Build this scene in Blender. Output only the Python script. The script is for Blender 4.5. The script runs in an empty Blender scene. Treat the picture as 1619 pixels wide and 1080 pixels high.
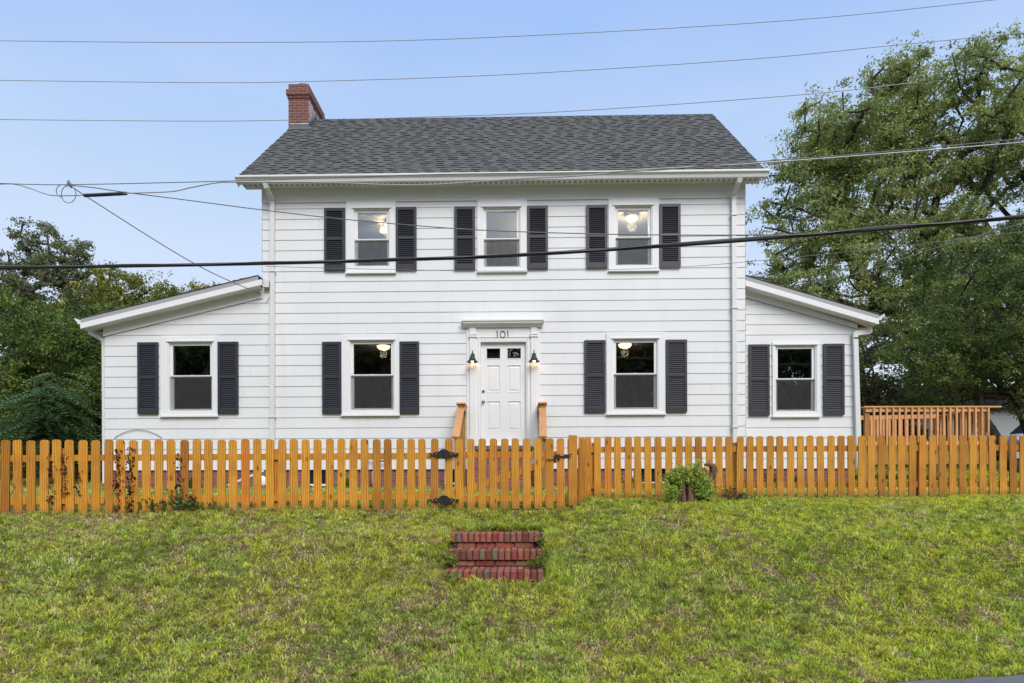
import bpy, math, random
import numpy as np
from mathutils import Vector, Matrix
R_ = math.radians
random.seed(7)
SC = bpy.context.scene
COL = SC.collection

# ------------------------------------------------------------------ camera
EYE = Vector((0.0, -12.8, 1.45))
cam_d = bpy.data.cameras.new('camera'); cam = bpy.data.objects.new('camera', cam_d); COL.objects.link(cam)
cam_d.sensor_width = 36.0; cam_d.lens = 36.0 * 1000.0 / 1619.0
cam_d.shift_y = 240.0 / 1619.0
cam_d.clip_start = 0.05; cam_d.clip_end = 3000
cam.matrix_world = Matrix.Translation(EYE) @ Matrix.Rotation(0.018, 4, 'Z') @ Matrix.Rotation(math.pi / 2, 4, 'X') @ Matrix.Rotation(-0.003, 4, 'Z')
SC.camera = cam

# ------------------------------------------------------------------ world, sun, exposure
W = bpy.data.worlds.new('World'); SC.world = W; W.use_nodes = True
wn = W.node_tree; wn.nodes.clear()
SUN_EL = R_(42)
sky = wn.nodes.new('ShaderNodeTexSky'); sky.sky_type = 'NISHITA'; sky.sun_disc = False
sky.sun_elevation = SUN_EL; sky.sun_rotation = R_(160); sky.air_density = 1.0; sky.dust_density = 2.2; sky.ozone_density = 1.6
mulc = wn.nodes.new('ShaderNodeMix'); mulc.data_type = 'RGBA'; mulc.blend_type = 'MULTIPLY'; mulc.inputs[0].default_value = 1
mulc.inputs[7].default_value = (1.0, 1.0, 1.0, 1)
tc = wn.nodes.new('ShaderNodeTexCoord'); sep = wn.nodes.new('ShaderNodeSeparateXYZ')
ramp = wn.nodes.new('ShaderNodeValToRGB')
ramp.color_ramp.elements[0].position = 0.0; ramp.color_ramp.elements[0].color = (7.8, 7.85, 8.4, 1)
ramp.color_ramp.elements[1].position = 0.72; ramp.color_ramp.elements[1].color = (2.0, 3.9, 8.2, 1)
e_ = ramp.color_ramp.elements.new(0.42); e_.color = (4.5, 5.9, 8.1, 1)
e2_ = ramp.color_ramp.elements.new(1.0); e2_.color = (11, 11.6, 12.4, 1)
mixs = wn.nodes.new('ShaderNodeMix'); mixs.data_type = 'RGBA'; mixs.inputs[0].default_value = 0.85
bg = wn.nodes.new('ShaderNodeBackground'); bg.inputs['Strength'].default_value = 0.074
wo = wn.nodes.new('ShaderNodeOutputWorld')
L = wn.links.new
L(tc.outputs['Generated'], sep.inputs[0]); L(sep.outputs['Z'], ramp.inputs[0])
cn = wn.nodes.new('ShaderNodeTexNoise'); cn.inputs['Scale'].default_value = 2.2; cn.inputs['Detail'].default_value = 5; cn.inputs['Roughness'].default_value = 0.5
cm = wn.nodes.new('ShaderNodeMapping'); cm.inputs['Scale'].default_value = (1, 1, 3.5); L(tc.outputs['Generated'], cm.inputs[0]); L(cm.outputs[0], cn.inputs['Vector'])
cr2 = wn.nodes.new('ShaderNodeValToRGB'); cr2.color_ramp.elements[0].position = 0.42; cr2.color_ramp.elements[0].color = (0, 0, 0, 1); cr2.color_ramp.elements[1].position = 0.8; cr2.color_ramp.elements[1].color = (0.16, 0.16, 0.16, 1)
L(cn.outputs['Fac'], cr2.inputs[0]); mx2 = wn.nodes.new('ShaderNodeMix'); mx2.data_type = 'RGBA'; L(cr2.outputs[0], mx2.inputs[0]); L(ramp.outputs[0], mx2.inputs[6]); mx2.inputs[7].default_value = (8.2, 8.4, 9.0, 1)
L(sky.outputs[0], mixs.inputs[6]); L(mx2.outputs[2], mixs.inputs[7]); L(mixs.outputs[2], bg.inputs['Color']); L(bg.outputs[0], wo.inputs[0])

sl = bpy.data.lights.new('sun', 'SUN'); sl.energy = 1.65; sl.angle = R_(34); sl.color = (1.0, 0.945, 0.86)
sun = bpy.data.objects.new('sun', sl); COL.objects.link(sun)
d_ = Vector((math.sin(R_(160)) * math.cos(SUN_EL), math.cos(R_(160)) * math.cos(SUN_EL), math.sin(SUN_EL)))
sun.rotation_euler = d_.to_track_quat('Z', 'Y').to_euler()
SC.view_settings.view_transform = 'Standard'; SC.view_settings.look = 'None'
SC.view_settings.exposure = 0.8; SC.view_settings.gamma = 1.0
SC.render.engine = 'CYCLES'
SC.cycles.max_bounces = 10; SC.cycles.transparent_max_bounces = 16

# ------------------------------------------------------------------ materials
class NT:
    def __init__(s, name):
        s.m = bpy.data.materials.new(name); s.m.use_nodes = True; s.t = s.m.node_tree; s.t.nodes.clear()
        s.out = s.n('ShaderNodeOutputMaterial')
    def n(s, k, **kw):
        x = s.t.nodes.new(k)
        for a, b in kw.items(): setattr(x, a, b)
        return x
    def l(s, a, b): s.t.links.new(a, b)
    def val(s, node, **kw):
        for k, v in kw.items(): node.inputs[k.replace('_', ' ')].default_value = v
        return node
    def coords(s, rnd=False, scale=(1, 1, 1), world=False):
        if world: c = s.n('ShaderNodeNewGeometry').outputs['Position']
        else: c = s.n('ShaderNodeTexCoord').outputs['Object']
        mp = s.n('ShaderNodeMapping'); mp.inputs['Scale'].default_value = scale
        if rnd:
            oi = s.n('ShaderNodeObjectInfo'); mu = s.n('ShaderNodeMath', operation='MULTIPLY'); mu.inputs[1].default_value = 57.0
            s.l(oi.outputs['Random'], mu.inputs[0])
            ad = s.n('ShaderNodeVectorMath', operation='ADD'); s.l(c, ad.inputs[0]); s.l(mu.outputs[0], ad.inputs[1]); c = ad.outputs[0]
        s.l(c, mp.inputs['Vector']); return mp.outputs[0]
    def noise(s, co, scale, detail=4, rough=0.55, dist=0):
        x = s.n('ShaderNodeTexNoise'); x.inputs['Scale'].default_value = scale; x.inputs['Detail'].default_value = detail
        x.inputs['Roughness'].default_value = rough; x.inputs['Distortion'].default_value = dist; s.l(co, x.inputs['Vector']); return x.outputs['Fac']
    def ramp(s, f, stops):
        r = s.n('ShaderNodeValToRGB'); cr = r.color_ramp
        while len(cr.elements) < len(stops): cr.elements.new(0.5)
        for e, (p, c) in zip(cr.elements, stops):
            e.position = p; e.color = tuple(c) + (1,) if len(c) == 3 else c
        s.l(f, r.inputs[0]); return r.outputs[0]
    def mix(s, f, a, b, mode='MIX'):
        x = s.n('ShaderNodeMix', data_type='RGBA', blend_type=mode)
        for v, i in ((f, 0), (a, 6), (b, 7)):
            if hasattr(v, 'links'): s.l(v, x.inputs[i])
            else: x.inputs[i].default_value = v if i == 0 else (tuple(v) + (1,))[:4]
        return x.outputs[2]
    def bump(s, h, strength=0.3, dist=0.01):
        b = s.n('ShaderNodeBump'); b.inputs['Strength'].default_value = strength; b.inputs['Distance'].default_value = dist
        s.l(h, b.inputs['Height']); return b.outputs[0]
    def bsdf(s, col, rough=0.5, normal=None, spec=0.5, metal=0.0):
        b = s.n('ShaderNodeBsdfPrincipled')
        if hasattr(col, 'links'): s.l(col, b.inputs['Base Color'])
        else: b.inputs['Base Color'].default_value = tuple(col) + (1,)
        if hasattr(rough, 'links'): s.l(rough, b.inputs['Roughness'])
        else: b.inputs['Roughness'].default_value = rough
        b.inputs['Specular IOR Level'].default_value = spec; b.inputs['Metallic'].default_value = metal
        if normal is not None: s.l(normal, b.inputs['Normal'])
        s.l(b.outputs[0], s.out.inputs[0]); return b
M = {}
def simple(name, col, rough=0.5, var=0.08, nscale=6.0, bump=0.05, metal=0.0, spec=0.5, bs=60.0):
    t = NT(name); co = t.coords(world=True)
    f = t.noise(co, nscale, 5)
    lo = [c * (1 - var) for c in col]; hi = [min(1, c * (1 + var)) for c in col]
    c = t.ramp(f, [(0.3, lo), (0.7, hi)])
    nb = t.bump(t.noise(co, bs, 3), bump, 0.004) if bump else None
    t.bsdf(c, rough, nb, spec, metal); M[name] = t.m; return t.m

def mk_siding():
    t = NT('siding'); co = t.coords(world=True)
    big = t.noise(co, 0.9, 4)
    fine = t.noise(t.coords(world=True, scale=(60, 60, 3)), 1.0, 3)
    c = t.ramp(big, [(0.25, (0.725, 0.73, 0.735)), (0.75, (0.79, 0.793, 0.795))])
    st = t.noise(t.coords(world=True, scale=(5, 5, 0.5)), 1.0, 4)
    c = t.mix(t.ramp(st, [(0.52, (0, 0, 0)), (0.8, (0.25, 0.25, 0.25))]), c, (0.60, 0.60, 0.58))
    t.bsdf(c, 0.55, t.bump(fine, 0.12, 0.003), 0.35); M['siding'] = t.m
mk_siding()
simple('trim', (0.80, 0.80, 0.795), 0.42, 0.02, 3, 0.05, spec=0.4)
simple('alum', (0.72, 0.72, 0.70), 0.4, 0.03, 3, 0.03)
simple('soffit', (0.78, 0.775, 0.74), 0.55, 0.03, 5, 0.02)
simple('drip', (0.34, 0.34, 0.33), 0.5, 0.03, 5, 0.02)
simple('shutter', (0.030, 0.031, 0.040), 0.42, 0.12, 8, 0.05)
simple('blackmetal', (0.018, 0.018, 0.020), 0.45, 0.1, 8, 0.08)
simple('cable_black', (0.02, 0.02, 0.021), 0.5, 0.1, 8, 0.1)
simple('cable_grey', (0.16, 0.16, 0.165), 0.5, 0.1, 8, 0.0)
simple('cable_pale', (0.34, 0.35, 0.37), 0.6, 0.1, 8, 0.0)
simple('cable_silver', (0.42, 0.43, 0.43), 0.45, 0.1, 8, 0.0, metal=0.2)
simple('steel', (0.45, 0.43, 0.40), 0.25, 0.05, 8, 0.0, metal=1.0)
simple('galv', (0.42, 0.43, 0.44), 0.5, 0.1, 12, 0.05, metal=0.2)
simple('slate', (0.10, 0.115, 0.13), 0.6, 0.15, 8, 0.2)
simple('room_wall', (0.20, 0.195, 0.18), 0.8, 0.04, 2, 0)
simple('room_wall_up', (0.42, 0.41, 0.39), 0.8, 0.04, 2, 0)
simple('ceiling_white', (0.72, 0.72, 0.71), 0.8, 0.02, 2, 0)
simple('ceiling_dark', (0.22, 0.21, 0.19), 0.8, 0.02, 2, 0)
simple('room_floor', (0.10, 0.06, 0.035), 0.5, 0.1, 2, 0)
simple('carpaint', (0.45, 0.47, 0.52), 0.25, 0.02, 2, 0)
simple('tyre', (0.015, 0.015, 0.015), 0.8, 0.1, 9, 0.1)
simple('darkglass', (0.02, 0.022, 0.026), 0.08, 0.0, 2, 0)
simple('redplastic', (0.45, 0.04, 0.03), 0.5, 0.1, 9, 0)

def mk_wood(name, dark, mid, light, knots=True, rough=0.6, tint=0.30):
    t = NT(name)
    co = t.coords(rnd=True, scale=(1, 1, 0.11))
    ring = t.n('ShaderNodeTexWave', wave_type='BANDS', bands_direction='X'); ring.inputs['Scale'].default_value = 16
    ring.inputs['Distortion'].default_value = 9.0; ring.inputs['Detail'].default_value = 2; ring.inputs['Detail Scale'].default_value = 0.7
    t.l(co, ring.inputs['Vector'])
    fine = t.noise(t.coords(rnd=True, scale=(130, 130, 5)), 1.0, 3)
    c = t.ramp(ring.outputs['Fac'], [(0.0, dark), (0.35, mid), (1.0, light)])
    c = t.mix(0.25, c, t.ramp(fine, [(0.3, dark), (0.7, light)]))
    if knots:
        v = t.n('ShaderNodeTexVoronoi'); v.inputs['Scale'].default_value = 3.2; t.l(t.coords(rnd=True, scale=(2.2, 2.2, 1.0)), v.inputs['Vector'])
        k = t.ramp(v.outputs['Distance'], [(0.07, (0.8, 0.8, 0.8)), (0.15, (0, 0, 0))])
        c = t.mix(k, c, [x * 0.35 for x in dark])
    blot = t.noise(t.coords(rnd=True), 2.3, 4)
    c = t.mix(t.ramp(blot, [(0.45, (0, 0, 0)), (0.75, (0.55, 0.55, 0.55))]), c, [dark[0] * 0.95, dark[1] * 0.8, dark[2]])
    oi = t.n('ShaderNodeObjectInfo')
    tv = t.ramp(oi.outputs['Random'], [(0.0, (1 - tint, 1 - tint * 1.25, 1 - tint)), (0.3, (0.95, 0.93, 0.9)), (0.8, (1.08, 1.08, 1.05)), (0.93, (1.1, 0.98, 1.0)), (1.0, (1.0, 0.76, 0.95))])
    c = t.mix(1.0, c, tv, 'MULTIPLY')
    if name == 'fencewood':     # soil splash along the feet of the boards
        sp = t.n('ShaderNodeSeparateXYZ'); t.l(t.n('ShaderNodeTexCoord').outputs['Object'], sp.inputs[0])
        nn = t.noise(t.coords(rnd=True), 18, 4); ma = t.n('ShaderNodeMath', operation='MULTIPLY_ADD'); t.l(nn, ma.inputs[0]); ma.inputs[1].default_value = 0.16; t.l(sp.outputs['Z'], ma.inputs[2])
        c = t.mix(t.ramp(ma.outputs[0], [(0.09, (0.6, 0.6, 0.6)), (0.19, (0, 0, 0))]), c, (0.16, 0.09, 0.035))
    t.bsdf(c, rough, t.bump(fine, 0.25, 0.003), 0.3); M[name] = t.m
mk_wood('fencewood', (0.32, 0.115, 0.014), (0.60, 0.265, 0.028), (0.76, 0.39, 0.048), tint=0.36)
mk_wood('decknew', (0.50, 0.23, 0.085), (0.66, 0.34, 0.135), (0.76, 0.44, 0.20), tint=0.12)
mk_wood('postwood', (0.28, 0.13, 0.030), (0.42, 0.22, 0.06), (0.52, 0.30, 0.09), tint=0.12)

def mk_brick(name, c1, c2, mortar, scale=1.0, vertical='Z', msize=0.012):
    t = NT(name)
    g = t.n('ShaderNodeNewGeometry'); sp = t.n('ShaderNodeSeparateXYZ'); t.l(g.outputs['Position'], sp.inputs[0])
    nsp = t.n('ShaderNodeSeparateXYZ'); t.l(g.outputs['Normal'], nsp.inputs[0])
    ab = t.n('ShaderNodeMath', operation='ABSOLUTE'); t.l(nsp.outputs['X'], ab.inputs[0])
    gt = t.n('ShaderNodeMath', operation='GREATER_THAN'); t.l(ab.outputs[0], gt.inputs[0]); gt.inputs[1].default_value = 0.6
    mx = t.n('ShaderNodeMix', data_type='FLOAT'); t.l(gt.outputs[0], mx.inputs[0]); t.l(sp.outputs['X'], mx.inputs[2]); t.l(sp.outputs['Y'], mx.inputs[3])
    cb = t.n('ShaderNodeCombineXYZ'); t.l(mx.outputs[0], cb.inputs[0]); t.l(sp.outputs['Z'], cb.inputs[1])
    b = t.n('ShaderNodeTexBrick'); b.inputs['Scale'].default_value = 1.0; b.inputs['Brick Width'].default_value = 0.213
    b.inputs['Row Height'].default_value = 0.0667; b.inputs['Mortar Size'].default_value = msize * 0.5; b.inputs['Mortar Smooth'].default_value = 0.2
    b.inputs['Color1'].default_value = c1 + (1,); b.inputs['Color2'].default_value = c2 + (1,); b.inputs['Mortar'].default_value = mortar + (1,)
    t.l(cb.outputs[0], b.inputs['Vector'])
    n = t.noise(t.coords(world=True), 14, 5)
    c = t.mix(0.35, b.outputs['Color'], t.ramp(n, [(0.3, [x * 0.5 for x in c1]), (0.75, [min(1, x * 1.5) for x in c2])]))
    inv = t.n('ShaderNodeMath', operation='SUBTRACT'); inv.inputs[0].default_value = 1.0; t.l(b.outputs['Fac'], inv.inputs[1])
    t.bsdf(c, 0.85, t.bump(inv.outputs[0], 0.5, 0.01), 0.2); M[name] = t.m
mk_brick('brick_found', (0.20, 0.075, 0.06), (0.30, 0.12, 0.10), (0.30, 0.25, 0.23))
mk_brick('brick_chim', (0.23, 0.085, 0.065), (0.145, 0.055, 0.048), (0.28, 0.22, 0.20), msize=0.022)

def mk_attr(name, rough=0.7, spec=0.3, bump=0.2, bs=80, nvar=0.25, transl=0.0, nsc=20):
    t = NT(name); a = t.n('ShaderNodeAttribute'); a.attribute_name = 'col'
    co = t.coords(world=True)
    n = t.ramp(t.noise(co, nsc, 4), [(0.25, (1 - nvar,) * 3), (0.75, (1 + nvar,) * 3)])
    c = t.mix(1.0, a.outputs['Color'], n, 'MULTIPLY') if nvar else a.outputs['Color']
    b = t.bsdf(c, rough, t.bump(t.noise(co, bs, 3), bump, 0.004) if bump else None, spec)
    if transl:
        tr = t.n('ShaderNodeBsdfTranslucent'); t.l(c, tr.inputs['Color'])
        ms = t.n('ShaderNodeMixShader'); ms.inputs[0].default_value = transl
        t.l(b.outputs[0], ms.inputs[1]); t.l(tr.outputs[0], ms.inputs[2]); t.l(ms.outputs[0], t.out.inputs[0])
    M[name] = t.m
mk_attr('shingle', 0.9, 0.2, 0.5, 220, 0.22)
mk_attr('stepbrick', 0.85, 0.2, 0.6, 90, 0.3, nsc=25)
mk_attr('leaf', 0.5, 0.35, 0, 0, 0, 0.36)
mk_attr('grassblade', 0.6, 0.2, 0, 0, 0, 0.46)

def mk_bark():
    t = NT('bark'); co = t.coords(world=True, scale=(1, 1, 0.25)); n = t.noise(co, 14, 6, 0.65)
    c = t.ramp(n, [(0.3, (0.030, 0.024, 0.02)), (0.6, (0.085, 0.07, 0.06)), (0.8, (0.15, 0.125, 0.10))])
    t.bsdf(c, 0.9, t.bump(n, 0.8, 0.03), 0.2); M['bark'] = t.m
    t = NT('stumpbark'); co = t.coords(world=True, scale=(1, 1, 0.3)); n = t.noise(co, 22, 6, 0.7)
    c = t.ramp(n, [(0.35, (0.045, 0.03, 0.022)), (0.5, (0.20, 0.12, 0.085)), (0.62, (0.42, 0.27, 0.19))])
    t.bsdf(c, 0.9, t.bump(n, 1.0, 0.04), 0.2); M['stumpbark'] = t.m
mk_bark()
def mk_ground():
    t = NT('soilgrass'); co = t.coords(world=True)
    n = t.noise(co, 1.3, 6, 0.6); n2 = t.noise(co, 35, 5, 0.7)
    c = t.ramp(n, [(0.3, (0.11, 0.13, 0.035)), (0.5, (0.15, 0.15, 0.05)), (0.7, (0.18, 0.15, 0.075))])
    c = t.mix(t.ramp(n2, [(0.35, (0, 0, 0)), (0.7, (0.8, 0.8, 0.8))]), c, (0.16, 0.12, 0.07))
    t.bsdf(c, 0.95, t.bump(n2, 1.0, 0.03), 0.1); M['soilgrass'] = t.m
    t = NT('asphalt'); co = t.coords(world=True); n = t.noise(co, 120, 3, 0.7); n2 = t.noise(co, 2, 4)
    c = t.mix(0.5, t.ramp(n, [(0.35, (0.09, 0.09, 0.095)), (0.65, (0.34, 0.34, 0.35))]), t.ramp(n2, [(0.3, (0.08, 0.08, 0.085)), (0.7, (0.15, 0.15, 0.155))]))
    t.bsdf(c, 0.9, t.bump(n, 0.8, 0.01), 0.2); M['asphalt'] = t.m
mk_ground()
def mk_glass():
    t = NT('glass'); lw = t.n('ShaderNodeLayerWeight'); lw.inputs['Blend'].default_value = 0.25
    ma = t.n('ShaderNodeMath', operation='MULTIPLY_ADD'); t.l(lw.outputs['Fresnel'], ma.inputs[0]); ma.inputs[1].default_value = 0.8; ma.inputs[2].default_value = 0.14
    tr = t.n('ShaderNodeBsdfTransparent'); tr.inputs[0].default_value = (0.88, 0.9, 0.9, 1)
    gl = t.n('ShaderNodeBsdfGlossy'); gl.inputs['Roughness'].default_value = 0.0; gl.inputs['Color'].default_value = (0.95, 0.96, 0.97, 1)
    nn = t.noise(t.coords(world=True), 2.2, 2); t.l(t.bump(nn, 0.02, 0.02), gl.inputs['Normal'])
    ms = t.n('ShaderNodeMixShader'); t.l(ma.outputs[0], ms.inputs[0]); t.l(tr.outputs[0], ms.inputs[1]); t.l(gl.outputs[0], ms.inputs[2]); t.l(ms.outputs[0], t.out.inputs[0]); M['glass'] = t.m
    t = NT('screen'); tr = t.n('ShaderNodeBsdfTransparent'); df = t.n('ShaderNodeBsdfDiffuse'); df.inputs[0].default_value = (0.085, 0.085, 0.083, 1)
    n = t.noise(t.coords(world=True, scale=(9, 1, 4)), 1.5, 5)
    rr = t.n('ShaderNodeMapRange'); t.l(n, rr.inputs[0]); rr.inputs[3].default_value = 0.25; rr.inputs[4].default_value = 0.62
    ms = t.n('ShaderNodeMixShader'); t.l(rr.outputs[0], ms.inputs[0]); t.l(tr.outputs[0], ms.inputs[1]); t.l(df.outputs[0], ms.inputs[2]); t.l(ms.outputs[0], t.out.inputs[0]); M['screen'] = t.m
    for nm, c, s in (('lampglow', (1.0, 0.72, 0.38), 2.4), ('bulb', (1.0, 0.8, 0.55), 2.5)):
        t = NT(nm); e = t.n('ShaderNodeEmission'); e.inputs[0].default_value = c + (1,); e.inputs[1].default_value = s; t.l(e.outputs[0], t.out.inputs[0]); M[nm] = t.m
mk_glass()

# ------------------------------------------------------------------ mesh helpers
class MB:
    def __init__(s): s.v = []; s.f = []; s.c = []
    def poly(s, pts, col=None):
        b = len(s.v); s.v.extend([tuple(p) for p in pts]); s.f.append(tuple(range(b, b + len(pts)))); s.c.append(col)
    def box(s, x0, x1, y0, y1, z0, z1, col=None):
        b = len(s.v)
        s.v += [(x0, y0, z0), (x1, y0, z0), (x1, y1, z0), (x0, y1, z0), (x0, y0, z1), (x1, y0, z1), (x1, y1, z1), (x0, y1, z1)]
        for q in ((0, 3, 2, 1), (4, 5, 6, 7), (0, 1, 5, 4), (1, 2, 6, 5), (2, 3, 7, 6), (3, 0, 4, 7)):
            s.f.append(tuple(b + i for i in q)); s.c.append(col)
    def prism(s, poly, a, b_, axis='y', col=None):
        """extrude a 2D polygon: axis y -> pts (x,z); axis x -> pts (y,z); axis z -> (x,y)"""
        def mp(p, t):
            return {'y': (p[0], t, p[1]), 'x': (t, p[0], p[1]), 'z': (p[0], p[1], t)}[axis]
        n = len(poly); b = len(s.v)
        s.v += [mp(p, a) for p in poly] + [mp(p, b_) for p in poly]
        s.f.append(tuple(range(b, b + n))); s.c.append(col)
        s.f.append(tuple(range(b + 2 * n - 1, b + n - 1, -1))); s.c.append(col)
        for i in range(n):
            j = (i + 1) % n; s.f.append((b + i, b + n + i, b + n + j, b + j)); s.c.append(col)
    def bar(s, p, q, w, h, up=(0, 0, 1), col=None):
        p = Vector(p); q = Vector(q); d = (q - p).normalized(); u = Vector(up); sd = d.cross(u).normalized(); u2 = sd.cross(d)
        b = len(s.v)
        for c in (p, q):
            for a, k in ((-1, -1), (1, -1), (1, 1), (-1, 1)): s.v.append(tuple(c + sd * (a * w / 2) + u2 * (k * h / 2)))
        for f in ((0, 1, 2, 3), (7, 6, 5, 4), (0, 4, 5, 1), (1, 5, 6, 2), (2, 6, 7, 3), (3, 7, 4, 0)):
            s.f.append(tuple(b + i for i in f)); s.c.append(col)
    def tube(s, pts, rad, n=8, col=None, cap=True):
        pts = [Vector(p) for p in pts]; m = len(pts)
        if not hasattr(rad, '__len__'): rad = [rad] * m
        t0 = (pts[1] - pts[0]).normalized(); ref = Vector((0, 0, 1)) if abs(t0.z) < 0.9 else Vector((1, 0, 0))
        u = t0.cross(ref).normalized(); b = len(s.v)
        for i, p in enumerate(pts):
            t = (pts[min(i + 1, m - 1)] - pts[max(i - 1, 0)]).normalized()
            u = (u - t * u.dot(t)).normalized(); w = t.cross(u)
            for k in range(n):
                a = 2 * math.pi * k / n; s.v.append(tuple(p + (u * math.cos(a) + w * math.sin(a)) * rad[i]))
        for i in range(m - 1):
            for k in range(n):
                k2 = (k + 1) % n; s.f.append((b + i * n + k, b + i * n + k2, b + (i + 1) * n + k2, b + (i + 1) * n + k)); s.c.append(col)
        if cap:
            s.f.append(tuple(b + k for k in range(n - 1, -1, -1))); s.c.append(col)
            s.f.append(tuple(b + (m - 1) * n + k for k in range(n))); s.c.append(col)
    def lathe(s, c, prof, n=20, col=None):
        b = len(s.v); c = Vector(c)
        for r, z in prof:
            for k in range(n):
                a = 2 * math.pi * k / n; s.v.append((c.x + r * math.cos(a), c.y + r * math.sin(a), c.z + z))
        for i in range(len(prof) - 1):
            for k in range(n):
                k2 = (k + 1) % n; s.f.append((b + i * n + k, b + i * n + k2, b + (i + 1) * n + k2, b + (i + 1) * n + k)); s.c.append(col)
    def build(s, name, mat, parent=None, smooth=False, off=None):
        me = bpy.data.meshes.new(name)
        v = s.v if off is None else [(a - off[0], b - off[1], c - off[2]) for a, b, c in s.v]
        me.from_pydata(v, [], s.f); me.materials.append(mat)
        if s.c and s.c[0] is not None:
            at = me.color_attributes.new('col', 'FLOAT_COLOR', 'CORNER'); arr = []
            for f, c in zip(s.f, s.c):
                for _ in f: arr.extend((c[0], c[1], c[2], 1.0))
            at.data.foreach_set('color', arr)
        if smooth: me.polygons.foreach_set('use_smooth', [True] * len(me.polygons))
        me.update()
        o = bpy.data.objects.new(name, me); COL.objects.link(o)
        if parent: o.parent = parent
        if off is not None: o.location = off
        return o
def tag(o, label=None, cat=None, group=None, kind=None):
    if label: o['label'] = label
    if cat: o['category'] = cat
    if group: o['group'] = group
    if kind: o['kind'] = kind
    return o
def empty(name, label, cat, loc=(0, 0, 0), group=None):
    o = bpy.data.objects.new(name, None); COL.objects.link(o); o.location = loc; o.empty_display_size = 0.2
    bpy.context.view_layer.update()
    return tag(o, label, cat, group)
def np_mesh(name, V, F, cols, mat, parent=None, smooth=False):
    """V (n,3), F (m,k) uniform polygons, cols (m,3) per face"""
    me = bpy.data.meshes.new(name); n = len(V); m, k = F.shape
    me.vertices.add(n); me.vertices.foreach_set('co', V.astype(np.float32).ravel())
    me.loops.add(m * k); me.loops.foreach_set('vertex_index', F.astype(np.int32).ravel())
    me.polygons.add(m); me.polygons.foreach_set('loop_start', np.arange(0, m * k, k, dtype=np.int32))
    me.update(calc_edges=True)
    at = me.color_attributes.new('col', 'FLOAT_COLOR', 'CORNER')
    c4 = np.ones((m, k, 4), np.float32); c4[:, :, :3] = cols[:, None, :]; at.data.foreach_set('color', c4.ravel())
    me.materials.append(mat)
    if smooth: me.polygons.foreach_set('use_smooth', np.ones(m, bool))
    o = bpy.data.objects.new(name, me); COL.objects.link(o)
    if parent: o.parent = parent
    return o

# value noise for colour and height fields
_rs = np.random.RandomState(3); _G = _rs.rand(256, 256)
def vnoise(x, y, sc):
    x = np.asarray(x, float) * sc + 100.3; y = np.asarray(y, float) * sc + 57.7
    xi = np.floor(x).astype(int); yi = np.floor(y).astype(int); fx = x - xi; fy = y - yi
    fx = fx * fx * (3 - 2 * fx); fy = fy * fy * (3 - 2 * fy)
    g = lambda a, b: _G[a % 256, b % 256]
    return (g(xi, yi) * (1 - fx) + g(xi + 1, yi) * fx) * (1 - fy) + (g(xi, yi + 1) * (1 - fx) + g(xi + 1, yi + 1) * fx) * fy
def fbm(x, y, sc, o=4):
    r = 0; a = 0.5; t = 0
    for i in range(o): r = r + a * vnoise(x + 13.1 * i, y - 7.7 * i, sc * 2 ** i); t += a; a *= 0.5
    return r / t

# ------------------------------------------------------------------ ground
KY = [-200, -8.5, -7.6, -6.68, -6.2, -5.8, -5.42, -5.1, -4.75, -4.0, 0.0, 3.0, 7.0, 12.0, 30.0, 60, 400]
KZ = [0.03, 0.03, 0.20, 0.54, 0.76, 0.95, 1.02, 1.12, 1.235, 1.36, 1.56, 1.80, 2.25, 2.75, 3.3, 3.5, 3.5]
def gz(x, y, bumps=True):
    x = np.asarray(x, float); y = np.asarray(y, float)
    w = np.clip((-y - 5.0) / 2.6, 0, 1); w = w * w * (3 - 2 * w)
    c = 0.15 * w + 0.10 * (1 - w) * (x < 0) * np.clip(-y / 4.0, 0, 1)
    xs = np.clip(x, -30, 30)
    s = y - (xs + 0.3) * c
    z = 0
    for k in (-0.12, 0, 0.12): z = z + np.interp(s + k, KY, KZ) / 3
    if bumps:
        fade = np.clip((s + 8.6) / 0.5, 0, 1) * np.clip(1 - (y - 2) / 10, 0, 1)
        near = np.clip((np.abs(x + 0.3) - 0.55) / 0.5, 0.15, 1) if True else 1
        z = z - 0.22 * np.clip((0.55 - np.abs(x + 0.30)) / 0.08, 0, 1) * np.clip((y + 6.56) / 0.06, 0, 1) * np.clip((-5.44 - y) / 0.06, 0, 1)
        z = z + fade * near * ((fbm(x, y, 0.8, 3) - 0.5) * 0.12 + (fbm(x, y, 4.0, 2) - 0.5) * 0.035)
    return z
def gp(x, y): return float(gz(x, y))

xs = np.unique(np.concatenate([np.linspace(-300, -30, 16), np.linspace(-30, -10, 30), np.linspace(-10, 11, 190), np.linspace(11, 30, 30), np.linspace(30, 300, 16)]))
ys = np.unique(np.concatenate([np.linspace(-200, -40, 10), np.linspace(-40, -12, 20), np.linspace(-12, 1, 150), np.linspace(1, 40, 50), np.linspace(40, 400, 14)]))
X, Y = np.meshgrid(xs, ys); Z = gz(X, Y)
V = np.stack([X.ravel(), Y.ravel(), Z.ravel()], 1); nx = len(xs); ny = len(ys)
ii, jj = np.meshgrid(np.arange(nx - 1), np.arange(ny - 1)); a = (jj * nx + ii).ravel()
F = np.stack([a, a + 1, a + nx + 1, a + nx], 1)
g = np_mesh('ground', V, F, np.ones((len(F), 3)), M['soilgrass'], smooth=True); tag(g, kind='structure')
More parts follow.
